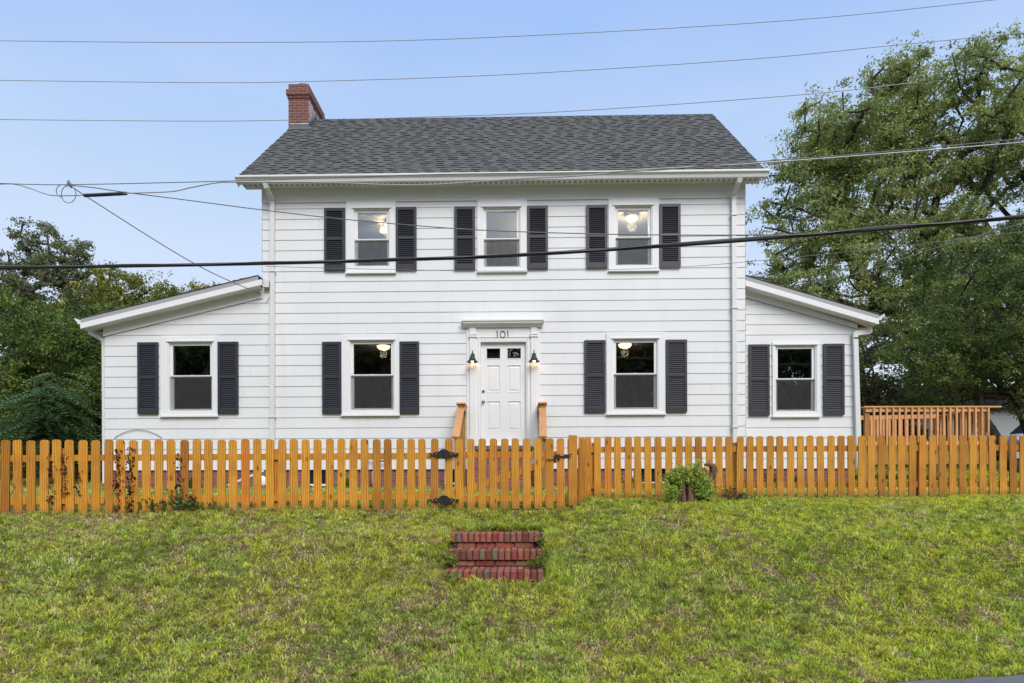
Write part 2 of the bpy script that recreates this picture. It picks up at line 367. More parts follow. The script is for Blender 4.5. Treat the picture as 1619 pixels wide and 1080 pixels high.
# road: edge line runs slightly oblique
mb = MB()
def redge(x): return -8.07 + 0.19 * (x - 2.8)
rng = random.Random(5); px = -60.0; prev = None; n_ = 0
pts = []
while px < 60:
    pts.append((px, redge(max(-14, min(14, px))) + (rng.uniform(-0.03, 0.03) if abs(px) < 12 else 0))); px += 0.15 if abs(px) < 12 else 3
for i in range(len(pts) - 1):
    (a0, b0), (a1, b1) = pts[i], pts[i + 1]
    mb.poly([(a0, b0 - 6.2, 0.045), (a1, b1 - 6.2, 0.045), (a1, b1, 0.045), (a0, b0, 0.045)])
    mb.poly([(a0, b0, 0.045), (a1, b1, 0.045), (a1, b1 + 0.02, -0.05), (a0, b0 + 0.02, -0.05)])
tag(mb.build('road', M['asphalt']), kind='structure')

# ------------------------------------------------------------------ grass
def grass(name, x0, x1, y0, y1, dens, seed, hl, wd, cond=None):
    rs = np.random.RandomState(seed); n = int((x1 - x0) * (y1 - y0) * dens)
    x = rs.uniform(x0, x1, n); y = rs.uniform(y0, y1, n)
    # tuft: pull the blades toward random tuft centres
    cell = 0.042
    cx = np.round(x / cell) * cell; cy = np.round(y / cell) * cell
    jx = vnoise(cx * 31.7, cy * 17.3, 1.0) - .5; jy = vnoise(cx * 11.9 + 40, cy * 27.1, 1.0) - .5
    ox = x - (cx + jx * cell); oy = y - (cy + jy * cell)
    x = x - ox * 0.5; y = y - oy * 0.5
    keep = np.ones(n, bool)
    dead = fbm(x, y, 1.5, 4); dead2 = fbm(x + 50, y, 5.0, 3)
    left = np.clip((1.0 - x) / 6.0, 0, 1)
    dead3 = fbm(x + 31, y - 12, 11.0, 2); deadness = dead * 0.26 + dead2 * 0.34 + dead3 * 0.40 + left * 0.05
    isdead = deadness > (0.595 + rs.normal(0, 0.05, n))
    keep &= ~(isdead & (rs.rand(n) < 0.35))
    if cond is not None: keep &= cond(x, y)
    keep &= (y > redge(x) + 0.01 + 0.05 * rs.rand(n)) | (y > -6)
    x, y, isdead, dead, dead2, ox, oy, left = [q[keep] for q in (x, y, isdead, dead, dead2, ox, oy, left)]; n = len(x)
    z = gz(x, y)
    h = rs.uniform(hl[0], hl[1], n) * (0.4 + 0.7 * fbm(x + 9, y + 4, 3.0, 3) + 0.7 * vnoise(x, y, 12.0)); h = np.where(isdead, h * 0.8, h)
    th = np.arctan2(oy, ox) + rs.normal(0, 0.9, n); lean = rs.uniform(0.6, 2.1, n) + isdead * 0.4
    # green hue fields
    t = np.clip((fbm(x + 20, y - 30, 0.9, 2) * 0.4 + fbm(x, y - 30, 4.5, 3) * 0.6 - 0.32) * 2.6 + rs.normal(0, .18, n), 0, 1)[:, None]
    gA = np.array([0.36, 0.48, 0.06]); gB = np.array([0.59, 0.62, 0.075]); cool = np.array([0.42, 0.56, 0.11])
    col = gA * (1 - t) + gB * t
    right = np.clip((x - 0.5) / 5.0, 0, 1)[:, None]
    col = col * (1 - right * 0.4) + (np.array([0.60, 0.76, 0.04])) * right * 0.4
    ck = (fbm(x - 70, y + 20, 2.3, 2) > 0.6)[:, None]; col = np.where(ck, col * 0.5 + cool * 0.5, col)
    straw = np.array([0.72, 0.58, 0.30]); brown = np.array([0.48, 0.33, 0.14])
    q = rs.rand(n)[:, None]; dc = straw * q + brown * (1 - q)
    col = np.where(isdead[:, None], dc, col)
    stray = (rs.rand(n) < 0.10 + 0.08 * left)[:, None]; col = np.where(stray, straw * rs.uniform(0.6, 1.1, (n, 1)), col)
    tv = vnoise(x, y, 19.0) * 0.6 + vnoise(x + 5, y, 30.0) * 0.4; col = col * (0.12 + 1.85 * tv)[:, None]
    col = np.minimum(col * rs.uniform(0.5, 1.55, (n, 1)), 0.85)
    w = rs.uniform(wd[0], wd[1], n)
    dx = np.cos(th); dy = np.sin(th); fa = rs.uniform(0, 2 * np.pi, n); sx = np.cos(fa) * w / 2; sy = np.sin(fa) * w / 2
    b0 = np.stack([x - sx, y - sy, z - 0.01], 1); b1 = np.stack([x + sx, y + sy, z - 0.01], 1)
    mx = x + dx * h * lean * 0.28; my = y + dy * h * lean * 0.28; mz = z + h * 0.62 / np.sqrt(1 + 0.3 * lean)
    m0 = np.stack([mx - sx * 0.8, my - sy * 0.8, mz], 1); m1 = np.stack([mx + sx * 0.8, my + sy * 0.8, mz], 1)
    tz = z + h * np.clip(1.05 - 0.45 * lean, 0.12, 1)
    tt = np.stack([x + dx * h * lean * 0.75, y + dy * h * lean * 0.75, tz], 1)
    V = np.stack([b0, b1, m1, m0, tt], 1).reshape(-1, 3); k = np.arange(n) * 5
    F3 = np.concatenate([np.stack([k, k + 1, k + 2], 1), np.stack([k, k + 2, k + 3], 1), np.stack([k + 3, k + 2, k + 4], 1)], 0)
    o = np_mesh(name, V, F3, np.concatenate([col, col, col], 0), M['grassblade'])
    return tag(o, kind='stuff')
def nostep(x, y):
    return ~((x > -0.80) & (x < 0.19) & (y > -6.60) & (y < -5.50))
def view_w(x, y):   # only the strip any nearby viewpoint could see
    D = y + 12.8; return np.abs(x + 0.1) < D * 0.86 + 0.4
tag(grass('grass', -7.2, 7.9, -8.9, -3.4, 5600, 11, (0.030, 0.060), (0.006, 0.011), lambda x, y: nostep(x, y) & view_w(x, y)), 'short mown grass with straw patches on the bank before the fence', 'grass')
tag(grass('grass', -0.88, 0.28, -5.46, -5.30, 9000, 14, (0.06, 0.11), (0.005, 0.009)), 'longer grass fringe overhanging the top brick step', 'grass')
tag(grass('grass', -0.95, 0.34, -6.78, -6.60, 3600, 15, (0.05, 0.11), (0.005, 0.009)), 'straggly longer grass in front of the lowest brick step', 'grass')
tag(grass('grass', -1.0, -0.77, -6.6, -5.5, 5500, 16, (0.07, 0.13), (0.005, 0.009)), 'longer grass along the left side of the brick steps', 'grass')
tag(grass('grass', 0.17, 0.40, -6.6, -5.5, 5500, 17, (0.07, 0.13), (0.005, 0.009)), 'longer grass along the right side of the brick steps', 'grass')
tag(grass('weeds', -7.2, 7.9, -8.8, -4.0, 260, 19, (0.06, 0.12), (0.006, 0.011), lambda x, y: nostep(x, y) & view_w(x, y) & (fbm(x + 3, y + 8, 2.6, 3) > 0.5)), 'scattered taller grass tufts and weeds on the bank', 'weeds')
tag(grass('yard_grass', -14, 13, -3.4, 12, 420, 12, (0.05, 0.10), (0.012, 0.02), lambda x, y: view_w(x, y) & ~((x > -8.5) & (x < 6.8) & (y > 0.4))), 'pale green yard grass behind the picket fence', 'grass')

# ------------------------------------------------------------------ siding
def clip(poly, a, b, c):      # keep a*u+b*z<=c
    out = []
    for i in range(len(poly)):
        p = poly[i]; q = poly[(i + 1) % len(poly)]; fp = a * p[0] + b * p[1] - c; fq = a * q[0] + b * q[1] - c
        if fp <= 0: out.append(p)
        if (fp < 0 < fq) or (fq < 0 < fp):
            t = fp / (fp - fq); out.append((p[0] + (q[0] - p[0]) * t, p[1] + (q[1] - p[1]) * t))
    return out
EXPO = 0.2125; Z0 = 2.58 - 3 * EXPO
def siding(mb, u0, u1, z0, z1, fn, holes=(), planes=(), th=0.0145):
    lines = [Z0 + EXPO * k for k in range(-1, 60)]
    brk = sorted(set([z0, z1] + [l for l in lines if z0 < l < z1] + [h for r in holes for h in (r[2], r[3]) if z0 < h < z1]))
    def off(z, side):  # side: evaluated just above (bottom of band) or just below (top)
        k = (z - Z0) / EXPO; fr = k - math.floor(k + 1e-6)
        if side == 'top' and fr < 1e-4: fr = 1.0
        return th + (0.003 - th) * max(0, min(1, fr))
    for a, b in zip(brk[:-1], brk[1:]):
        if b - a < 1e-5: continue
        iv = [(u0, u1)]
        for (h0, h1, hz0, hz1) in holes:
            if hz0 < b - 1e-6 and hz1 > a + 1e-6:
                nv = []
                for (p, q) in iv:
                    if h1 <= p or h0 >= q: nv.append((p, q))
                    else:
                        if h0 > p: nv.append((p, h0))
                        if h1 < q: nv.append((h1, q))
                iv = nv
        oa, ob = off(a, 'bot'), off(b, 'top')
        for (p, q) in iv:
            pl = [(p, a), (q, a), (q, b), (p, b)]
            for (A, B, C) in planes:
                pl = clip(pl, A, B, C)
                if len(pl) < 3: break
            if len(pl) < 3: continue
            mb.poly([fn(u, z, oa + (ob - oa) * (z - a) / (b - a)) for u, z in pl])
            k = (a - Z0) / EXPO
            if abs(k - round(k)) < 1e-4 or a == z0:
                bt = [u for u, z in pl if abs(z - a) < 1e-6]
                if len(bt) >= 2: mb.poly([fn(min(bt), a, oa), fn(max(bt), a, oa), fn(max(bt), a, -0.01), fn(min(bt), a, -0.01)])

house = empty('farmhouse', 'white two storey clapboard house with grey shingle roof and two low side wings', 'house', (-0.4, 0, 1.55))
HO = Vector((-0.4, 0, 1.55))
def hp(mb, name, mat, parent=None, smooth=False):
    o = mb.build(name, mat, None, smooth); 
    if parent is None: o.parent = house; o.matrix_parent_inverse = Matrix.Translation(-HO)
    else: o.parent = parent
    return o
XL, XR, XLW, XRW, YB, YR = -5.30, 4.47, -8.56, 6.86, 6.2, 0.35
WALLTOP = 7.64
# name: case x0,x1,z0,z1 ; glass x0,x1,z0,z1 ; meeting z ; shutters outer x0,x1,z0,z1 ; plane y
WIN = [
 ('LW', (-7.39, -6.21, 3.06, 4.665), (-7.16, -6.39, 3.20, 4.49), 3.86, (-7.855, -5.79, 3.09, 4.55), 0),
 ('ML', (-3.68, -2.50, 3.06, 4.67), (-3.447, -2.68, 3.195, 4.495), 3.855, (-4.07, -2.10, 3.075, 4.53), 0),
 ('MR', (1.68, 2.86, 3.055, 4.675), (1.88, 2.645, 3.18, 4.485), 3.845, (1.237, 3.29, 3.07, 4.525), 0),
 ('RW', (5.135, 6.105, 3.03, 4.55), (5.26, 5.96, 3.165, 4.415), 3.785, (4.65, 6.594, 3.04, 4.50), YR),
 ('UL', (-3.58, -2.57, 5.945, 7.375), (-3.36, -2.765, 6.11, 7.165), 6.61, (-4.02, -2.145, 5.98, 7.245), 0),
 ('UM', (-0.915, 0.088, 5.945, 7.375), (-0.735, -0.117, 6.07, 7.165), 6.60, (-1.377, 0.51, 5.98, 7.245), 0),
 ('UR', (1.73, 2.74, 5.94, 7.385), (1.925, 2.535, 6.08, 7.165), 6.605, (1.284, 3.17, 5.98, 7.245), 0)]
DOOR = (-0.856, 0.064, 2.43, 4.512)
holes_f = [w[1] for w in WIN if w[5] == 0] + [(-1.14, 0.35, 2.37, 4.9)]
holes_r = [w[1] for w in WIN if w[5] == YR]
front = lambda y0: (lambda u, z, o: (u, y0 - o, z))
left = lambda x0: (lambda u, z, o: (x0 - o, u, z))
right = lambda x0: (lambda u, z, o: (x0 + o, u, z))
back = lambda y0: (lambda u, z, o: (u, y0 + o, z))
# frieze line of the left wing: (-8.57,4.66) -> (-5.28,5.415)
def line(p, q):   # plane: below the line p->q
    a = -(q[1] - p[1]); b = (q[0] - p[0]); c = a * p[0] + b * p[1]; return (a, b, c)
LFR = ((XLW, 4.68), (XL, 5.435)); RFR = ((XR, 5.50), (XRW, 4.81))
m = MB(); siding(m, XL, XR, Z0, 7.37, front(0), holes_f)
hp(m, 'front_wall', M['siding'])
m = MB(); siding(m, XLW, XL, Z0, 5.9, front(0), holes_f, [line(*LFR)])
hp(m, 'wing_wall', M['siding'])
m = MB(); siding(m, XR, XRW, Z0, 5.9, front(YR), holes_r, [line(*RFR)])
hp(m, 'wing_wall', M['siding'])
SLOPE = 0.9163; EY, EZ = -0.35, 7.74; RY = 3.1; RZ = EZ + SLOPE * (RY - EY)
gab = [(-SLOPE, 1, RZ - SLOPE * RY - 0.12), (SLOPE, 1, RZ + SLOPE * RY - 0.12)]
m = MB(); siding(m, 0, YB, Z0, RZ, left(XL), (), gab); hp(m, 'side_wall', M['siding'])
m = MB(); siding(m, 0, YB, Z0, RZ, right(XR), (), gab); hp(m, 'side_wall', M['siding'])
m = MB(); siding(m, XL, XR, Z0, WALLTOP, back(YB)); siding(m, XLW, XL, Z0, 4.6, back(YB)); siding(m, XR, XRW, Z0, 4.6, back(YB)); hp(m, 'back_wall', M['siding'])
m = MB(); siding(m, 0, YB, Z0, 4.72, left(XLW)); hp(m, 'side_wall', M['siding'])
m = MB(); siding(m, YR, YB, Z0, 4.74, right(XRW)); hp(m, 'side_wall', M['siding'])
jm = MB(); jr = random.Random(77)
for k in range(24):
    zb = Z0 + EXPO * k
    for _ in range(2 if k < 13 else 1):
        x = jr.uniform(XLW + .3, XRW - .3) if k < 12 else jr.uniform(XL + .3, XR - .3)
        if any(w[1][0] - .05 < x < w[1][1] + .05 and w[1][2] - EXPO < zb < w[1][3] for w in WIN) or -1.3 < x < 0.5: continue
        y = YR if x > XR else 0
        jm = MB(); jm.poly([(x, y - 0.015, zb), (x + 0.003, y - 0.015, zb), (x + 0.003, y - 0.0035, zb + EXPO), (x, y - 0.0035, zb + EXPO)]); hp(jm, 'siding_joint', M['drip'])
# frieze boards
m = MB()
m.box(XL - 0.004, XR + 0.004, -0.032, 0.02, 7.372, 7.70)
hp(m, 'frieze_board', M['trim'])
m = MB()
m.prism([(XLW - 0.01, LFR[0][1] + 0.003), (XL - 0.001, LFR[1][1] + 0.003), (XL - 0.001, 5.63), (XLW - 0.01, 4.95)], -0.040, 0.02, 'y')
hp(m, 'frieze_board', M['trim'])
m = MB()
m.prism([(XR + 0.03, RFR[0][1] + 0.003), (XRW + 0.01, RFR[1][1] + 0.003), (XRW + 0.01, 4.90), (XR + 0.03, 5.66)], YR - 0.040, YR + 0.02, 'y')
hp(m, 'frieze_board', M['trim'])
# foundation (brick) with openings for basement windows
def found(mb, x0, x1, y0, holes):
    cur = x0
    for h0, h1, z0, z1 in sorted(holes) + [(x1, x1, 0, 0)]:
        if h0 > cur: mb.box(cur, h0, y0 + 0.03, y0 + 0.20, 1.1, Z0 + 0.01)
        if h1 > h0:
            mb.box(h0, h1, y0 + 0.03, y0 + 0.20, 1.1, z0); 
            if z1 < Z0: mb.box(h0, h1, y0 + 0.03, y0 + 0.20, z1, Z0 + 0.01)
        cur = h1
BW = [(-4.49, -3.87, 1.64, 1.935), (-1.60, -1.33, 1.66, 1.90), (2.2, 2.9, 1.66, 1.935)]
m = MB(); found(m, XLW + 0.02, XR - 0.02, 0, BW); found(m, XR - 0.02, XRW - 0.02, YR, [])
m.box(XLW + 0.02, XLW + 0.2, 0.2, YB, 1.1, Z0 + 0.01); m.box(XRW - 0.2, XRW - 0.02, YR + 0.2, YB, 1.1, Z0 + 0.01); m.box(XLW + 0.2, XRW - 0.2, YB - 0.2, YB - 0.02, 1.1, Z0 + 0.01)
hp(m, 'foundation', M['brick_found'])
for h0, h1, z0, z1 in BW:
    m = MB(); m.box(h0, h1, 0.0, 0.08, z0 - 0.03, z0 + 0.012); m.box(h0, h0 + 0.03, 0.03, 0.08, z0 + 0.012, z1); m.box(h1 - 0.03, h1, 0.03, 0.08, z0 + 0.012, z1)
    f = hp(m, 'basement_window', M['trim'])
    p = MB(); p.box(h0 + 0.03, h1 - 0.03, 0.06, 0.07, z0 + 0.012, z1); hp(p, 'pane', M['darkglass'], f)

# interior shell
m = MB()
for nm, (x0, x1, y0, y1, z0, z1), mat in (
    ('r', (XL + .1, XR - .1, .16, YB - .1, 2.43, 5.05), 'room_wall'),):
    pass
def room(x0, x1, y0, y1, z0, z1, wallm, ceilm, holes, name):
    m = MB()
    m.poly([(x0, y1, z0), (x1, y1, z0), (x1, y1, z1), (x0, y1, z1)]); m.poly([(x0, y0, z0), (x0, y1, z0), (x0, y1, z1), (x0, y0, z1)]); m.poly([(x1, y0, z0), (x1, y1, z0), (x1, y1, z1), (x1, y0, z1)])
    brk = sorted(set([x0, x1] + [v for h in holes for v in h[:2]]))
    for a, b in zip(brk[:-1], brk[1:]):
        hh = [h for h in holes if h[0] < (a + b) / 2 < h[1]]
        if not hh: m.poly([(a, y0, z0), (b, y0, z0), (b, y0, z1), (a, y0, z1)])
        else:
            h = hh[0]; m.poly([(a, y0, z0), (b, y0, z0), (b, y0, h[2]), (a, y0, h[2])]); m.poly([(a, y0, h[3]), (b, y0, h[3]), (b, y0, z1), (a, y0, z1)])
    w = hp(m, 'interior_wall', M[wallm])
    c = MB(); c.box(x0 - .02, x1 + .02, y0 - .02, y1 + .02, z1 + .003, z1 + .04); hp(c, 'ceiling', M[ceilm], w)
    c = MB(); c.box(x0 - .02, x1 + .02, y0 - .02, y1 + .02, z0 - .04, z0 - .003); hp(c, 'floor', M['room_floor'], w)
H = {w[0]: w[1] for w in WIN}
H = {w[0]: (w[2][0] - .03, w[2][1] + .03, w[2][2] - .03, w[2][3] + .03) for w in WIN}
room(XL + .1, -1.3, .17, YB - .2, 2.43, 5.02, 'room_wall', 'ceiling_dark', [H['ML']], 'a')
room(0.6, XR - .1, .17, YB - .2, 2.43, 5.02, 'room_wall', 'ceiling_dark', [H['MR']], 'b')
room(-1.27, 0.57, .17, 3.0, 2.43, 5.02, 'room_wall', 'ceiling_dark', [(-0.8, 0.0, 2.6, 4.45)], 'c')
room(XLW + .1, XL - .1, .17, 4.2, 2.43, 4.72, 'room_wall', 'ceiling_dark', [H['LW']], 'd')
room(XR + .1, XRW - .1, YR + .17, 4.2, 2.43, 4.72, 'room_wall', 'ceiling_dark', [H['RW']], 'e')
room(XL + .1, -1.9, .17, 4.2, 5.2, 7.42, 'room_wall_up', 'ceiling_white', [H['UL']], 'f')
room(-1.8, 1.0, .17, 4.2, 5.2, 7.42, 'room_wall_up', 'ceiling_white', [H['UM']], 'g')
room(1.1, XR - .1, .17, 4.2, 5.2, 7.42, 'room_wall_up', 'ceiling_white', [H['UR']], 'h')

# windows and shutters
def frame_rect(mb, x0, x1, z0, z1, w, y0, y1, wb=None, wt=None):
    wb = w if wb is None else wb; wt = w if wt is None else wt
    mb.box(x0, x0 + w, y0, y1, z0, z1); mb.box(x1 - w, x1, y0, y1, z0, z1)
    mb.box(x0 + w, x1 - w, y0, y1, z0, z0 + wb); mb.box(x0 + w, x1 - w, y0, y1, z1 - wt, z1)
def window(nm, case, gl, mz, sh, y0):
    cx0, cx1, cz0, cz1 = case; gx0, gx1, gz0, gz1 = gl
    fx0, fx1, fz0, fz1 = gx0 - 0.075, gx1 + 0.075, gz0 - 0.06, gz1 + 0.075     # sash frame outer edge
    m = MB()
    yo, yi = y0 - 0.040, y0 + 0.02
    m.box(cx0, fx0, yo, yi, cz0, cz1); m.box(fx1, cx1, yo, yi, cz0, cz1); m.box(fx0, fx1, yo, yi, fz1, cz1); m.box(fx0, fx1, yo, yi, cz0, fz0)
    m.box(fx0 - 0.03, fx1 + 0.03, yo - 0.022, yo, fz1 - 0.006, fz1 + 0.016)          # drip cap
    for a, b in ((fx0, fx0 + 0.02), (fx1 - 0.02, fx1)): m.box(a, b, yi - 0.045, y0 + 0.17, fz0, fz1)   # jambs
    m.box(fx0 + 0.02, fx1 - 0.02, yi - 0.045, y0 + 0.17, fz1 - 0.02, fz1); m.box(fx0 + 0.02, fx1 - 0.02, yi - 0.045, y0 + 0.17, fz0, fz0 + 0.015)
    m.box(cx0, cx1, yo, yi, cz0 - 0.002, cz0)   # bottom lip
    w = hp(m, 'window', M['trim'])
    s = MB(); s.box(cx0 - 0.008, cx1 + 0.008, yo - 0.03, yi, cz0 - 0.035, cz0 - 0.003); hp(s, 'sill', M['trim'], w)
    s = MB(); frame_rect(s, fx0 + 0.02, fx1 - 0.02, mz - 0.012, fz1 - 0.02, 0.055, y0 + 0.012, y0 + 0.042, 0.035, 0.055); hp(s, 'sash', M['trim'], w)
    s = MB(); frame_rect(s, fx0 + 0.02, fx1 - 0.02, fz0 + 0.015, mz + 0.022, 0.055, y0 + 0.046, y0 + 0.076, 0.045, 0.032)
    s.box((gx0 + gx1) / 2 - 0.03, (gx0 + gx1) / 2 + 0.03, y0 + 0.030, y0 + 0.046, mz + 0.024, mz + 0.034); hp(s, 'sash', M['trim'], w)
    p = MB(); p.box(fx0 + 0.075, fx1 - 0.075, y0 + 0.026, y0 + 0.030, mz + 0.02, fz1 - 0.075); hp(p, 'pane', M['glass'], w)
    p = MB(); p.box(fx0 + 0.075, fx1 - 0.075, y0 + 0.060, y0 + 0.064, fz0 + 0.06, mz - 0.01); hp(p, 'pane', M['glass'], w)
    p = MB(); a, b, c, d = fx0 + 0.03, fx1 - 0.03, fz0 + 0.02, mz + 0.005
    p.poly([(a, y0 + 0.008, c), (b, y0 + 0.008, c), (b, y0 + 0.008, d), (a, y0 + 0.008, d)]); hp(p, 'insect_screen', M['screen'], w)
    # shutters
    for k, (s0, s1) in enumerate(((sh[0], min(cx0 - 0.004, sh[0] + 0.42)), (max(cx1 + 0.004, sh[1] - 0.42), sh[1]))):
        z0, z1 = sh[2], sh[3]; ys0, ys1 = y0 - 0.062, y0 - 0.022
        dz = random.uniform(-0.004, 0.004); z0 += dz; z1 += dz
        m = MB(); fw = 0.052
        m.box(s0, s0 + fw, ys0, ys1, z0, z1); m.box(s1 - fw, s1, ys0, ys1, z0, z1)
        m.box(s0 + fw, s1 - fw, ys0, ys1, z1 - 0.06, z1); m.box(s0 + fw, s1 - fw, ys0, ys1, z0, z0 + 0.105)
        zm = z0 + (z1 - z0) * 0.51; m.box(s0 + fw, s1 - fw, ys0 - 0.002, ys1, zm - 0.028, zm + 0.028)
        for a, b in ((z0 + 0.105, zm - 0.028), (zm + 0.028, z1 - 0.06)):
            n = max(4, int(round((b - a) / 0.039))); p_ = (b - a) / n
            for i in range(n):
                zz = a + i * p_
                m.poly([(s0 + fw, ys0 + 0.006, zz), (s1 - fw, ys0 + 0.006, zz), (s1 - fw, ys1 - 0.006, zz + p_ * 1.15), (s0 + fw, ys1 - 0.006, zz + p_ * 1.15)])
                m.poly([(s0 + fw, ys0 + 0.006, zz), (s1 - fw, ys0 + 0.006, zz), (s1 - fw, ys0 + 0.010, zz - 0.006), (s0 + fw, ys0 + 0.010, zz - 0.006)])
        m.box(s0 + 0.02, s1 - 0.02, ys1 - 0.003, ys1, z0 + 0.02, z1 - 0.02)
        hp(m, 'shutter', M['shutter'])
for w in WIN: window(*w)

# door, surround
dx0, dx1, dz0, dz1 = DOOR
m = MB(); yo = -0.03
m.box(-1.14, dx0 - 0.02, yo, 0.02, 2.38, 4.80); m.box(dx1 + 0.02, 0.35, yo, 0.02, 2.38, 4.80)
m.box(dx0 - 0.02, dx1 + 0.02, yo, 0.02, dz1 + 0.02, 4.80)
for cx in (-1.012, 0.222):
    m.box(cx - 0.062, cx + 0.062, yo - 0.035, yo, 2.40, 4.60); m.box(cx - 0.075, cx + 0.075, yo - 0.045, yo, 2.38, 2.60)
    m.box(cx - 0.062, cx + 0.062, yo - 0.035, yo, 4.665, 4.80)
    m.box(cx - 0.078, cx + 0.078, yo - 0.055, yo, 4.60, 4.622); m.box(cx - 0.07, cx + 0.07, yo - 0.042, yo, 4.622, 4.648); m.box(cx - 0.078, cx + 0.078, yo - 0.055, yo, 4.648, 4.665)
m.box(-0.94, 0.15, yo - 0.012, yo, 4.60, 4.61); m.box(-0.90, -0.885, yo - 0.012, yo, 2.4, 4.60); m.box(0.093, 0.108, yo - 0.012, yo, 2.4, 4.60)
# cap with crown
m.prism([(0.02, 4.80), (-0.075, 4.80), (-0.10, 4.835), (-0.155, 4.86), (-0.165, 4.915), (0.02, 4.935)], -1.20, 0.39, 'x')
m.box(-1.235, 0.425, -0.18, 0.02, 4.9, 4.93)
hp(m, 'door_surround', M['trim'])
m = MB()
m.box(dx0 - 0.02, dx0, -0.028, 0.14, 2.38, dz1 + 0.02); m.box(dx1, dx1 + 0.02, -0.028, 0.14, 2.38, dz1 + 0.02); m.box(dx0, dx1, -0.028, 0.14, dz1, dz1 + 0.02)
m.box(dx0, dx1, -0.05, 0.14, 2.395, 2.43)
hp(m, 'door_frame', M['trim'])
PN = [(-0.735, -0.46, 4.19, 4.40), (-0.318, -0.043, 4.19, 4.40)]
PP = [(-0.74, -0.46, 3.50, 4.06), (-0.318, -0.038, 3.50, 4.06), (-0.74, -0.46, 2.72, 3.33), (-0.318, -0.038, 2.72, 3.33)]
m = MB(); xsd = [dx0 + 0.004, -0.74, -0.46, -0.318, -0.04, dx1 - 0.004]; 
yd0, yd1 = 0.05, 0.095
xs5 = [dx0 + 0.003, -0.738, -0.46, -0.318, -0.04, dx1 - 0.003]; zs = [2.434, 2.72, 3.33, 3.50, 4.06, 4.19, 4.40, dz1 - 0.003]
for i in range(5):
    for j in range(7):
        if i in (1, 3) and j in (1, 3): continue
        if i in (1, 3) and j == 5: continue
        m.box(xs5[i], xs5[i + 1], yd0, yd1, zs[j], zs[j + 1])
for i in (1, 3):
    for j in (1, 3):
        a, b, c, d = xs5[i], xs5[i + 1], zs[j], zs[j + 1]
        m.box(a, b, yd0 + 0.014, yd1, c, d)
        # raised field
        q = 0.035; r = 0.06
        o_ = [(a + q, c + q), (b - q, c + q), (b - q, d - q), (a + q, d - q)]; i_ = [(a + r, c + r), (b - r, c + r), (b - r, d - r), (a + r, d - r)]
        for k in range(4):
            k2 = (k + 1) % 4; m.poly([(o_[k][0], yd0 + 0.0135, o_[k][1]), (o_[k2][0], yd0 + 0.0135, o_[k2][1]), (i_[k2][0], yd0 + 0.003, i_[k2][1]), (i_[k][0], yd0 + 0.003, i_[k][1])])
        m.poly([(p[0], yd0 + 0.003, p[1]) for p in i_])
        for (x0_, x1_, z0_, z1_) in ((a, b, c, c + .012), (a, b, d - .012, d), (a, a + .012, c + .012, d - .012), (b - .012, b, c + .012, d - .012)):
            m.box(x0_, x1_, yd0 - 0.004, yd0 + 0.013, z0_, z1_)
door = hp(m, 'door', M['trim'])
for i in (1, 3):
    p = MB(); p.box(xs5[i], xs5[i + 1], yd0 + 0.02, yd0 + 0.026, 4.19, 4.40); hp(p, 'pane', M['glass'], door)
    f = MB(); frame_rect(f, xs5[i] - 0.01, xs5[i + 1] + 0.01, 4.18, 4.41, 0.014, yd0 - 0.007, yd0 + 0.02); hp(f, 'pane_frame', M['trim'], door)
k = MB(); k.tube([(-0.807, yd0, 3.315), (-0.807, yd0 - 0.035, 3.315), (-0.807, yd0 - 0.04, 3.315), (-0.807, yd0 - 0.06, 3.315), (-0.807, yd0 - 0.075, 3.315)], [0.014, 0.012, 0.026, 0.03, 0.015], 14)
k.tube([(-0.807, yd0, 3.315), (-0.807, yd0 - 0.006, 3.315)], 0.034, 16); hp(k, 'doorknob', M['steel'], door, True)
k = MB(); k.tube([(-0.807, yd0, 3.525), (-0.807, yd0 - 0.022, 3.525)], [0.03, 0.026], 16); hp(k, 'deadbolt', M['steel'], door)
# number 101
m = MB(); yn = -0.045
def stroke(pts, r=0.0068): m.tube([(x, yn, z) for x, z in pts], r, 6)
for bx in (-0.515, -0.30):
    stroke([(bx, 4.595), (bx, 4.725)]); stroke([(bx, 4.725), (bx - 0.02, 4.712)])
stroke([(-0.408 + 0.052 * math.cos(t * math.pi / 12), 4.66 + 0.062 * math.sin(t * math.pi / 12)) for t in range(25)])
hp(m, 'house_number', M['blackmetal'])
# wall lamps
for cx in (-1.012, 0.222):
    m = MB(); y_ = -0.17; zb = 4.075
    m.lathe((cx, y_, zb), [(0.112, 0), (0.108, 0.012), (0.078, 0.035), (0.062, 0.07), (0.050, 0.10), (0.030, 0.13), (0.014, 0.15), (0.012, 0.17), (0.0, 0.172)], 24)
    m.lathe((cx, y_, zb), [(0.108, 0.003), (0.072, 0.035), (0.055, 0.07), (0.02, 0.12), (0.0, 0.12)], 24)
    lamp = hp(m, 'wall_lamp', M['blackmetal'], None, True)
    a = MB(); a.tube([(cx, y_, zb + 0.16), (cx, y_, zb + 0.215), (cx, y_ + 0.03, zb + 0.235), (cx, y_ + 0.08, zb + 0.21), (cx, -0.065, zb + 0.16)], 0.009, 8)
    a.tube([(cx, -0.064, zb + 0.16), (cx, -0.078, zb + 0.16)], 0.04, 16); hp(a, 'lamp_arm', M['blackmetal'], lamp)
    b = MB(); b.lathe((cx, y_, zb), [(0, -0.012), (0.022, -0.004), (0.03, 0.02), (0.024, 0.05), (0.012, 0.08)], 14); hp(b, 'bulb', M['bulb'], lamp, True)
    pl = bpy.data.lights.new('lamp_light', 'POINT'); pl.energy = 2.6; pl.color = (1.0, 0.66, 0.38); pl.shadow_soft_size = 0.03
    po = bpy.data.objects.new('lamp_light', pl); COL.objects.link(po); po.location = (cx, y_ , zb + 0.012)

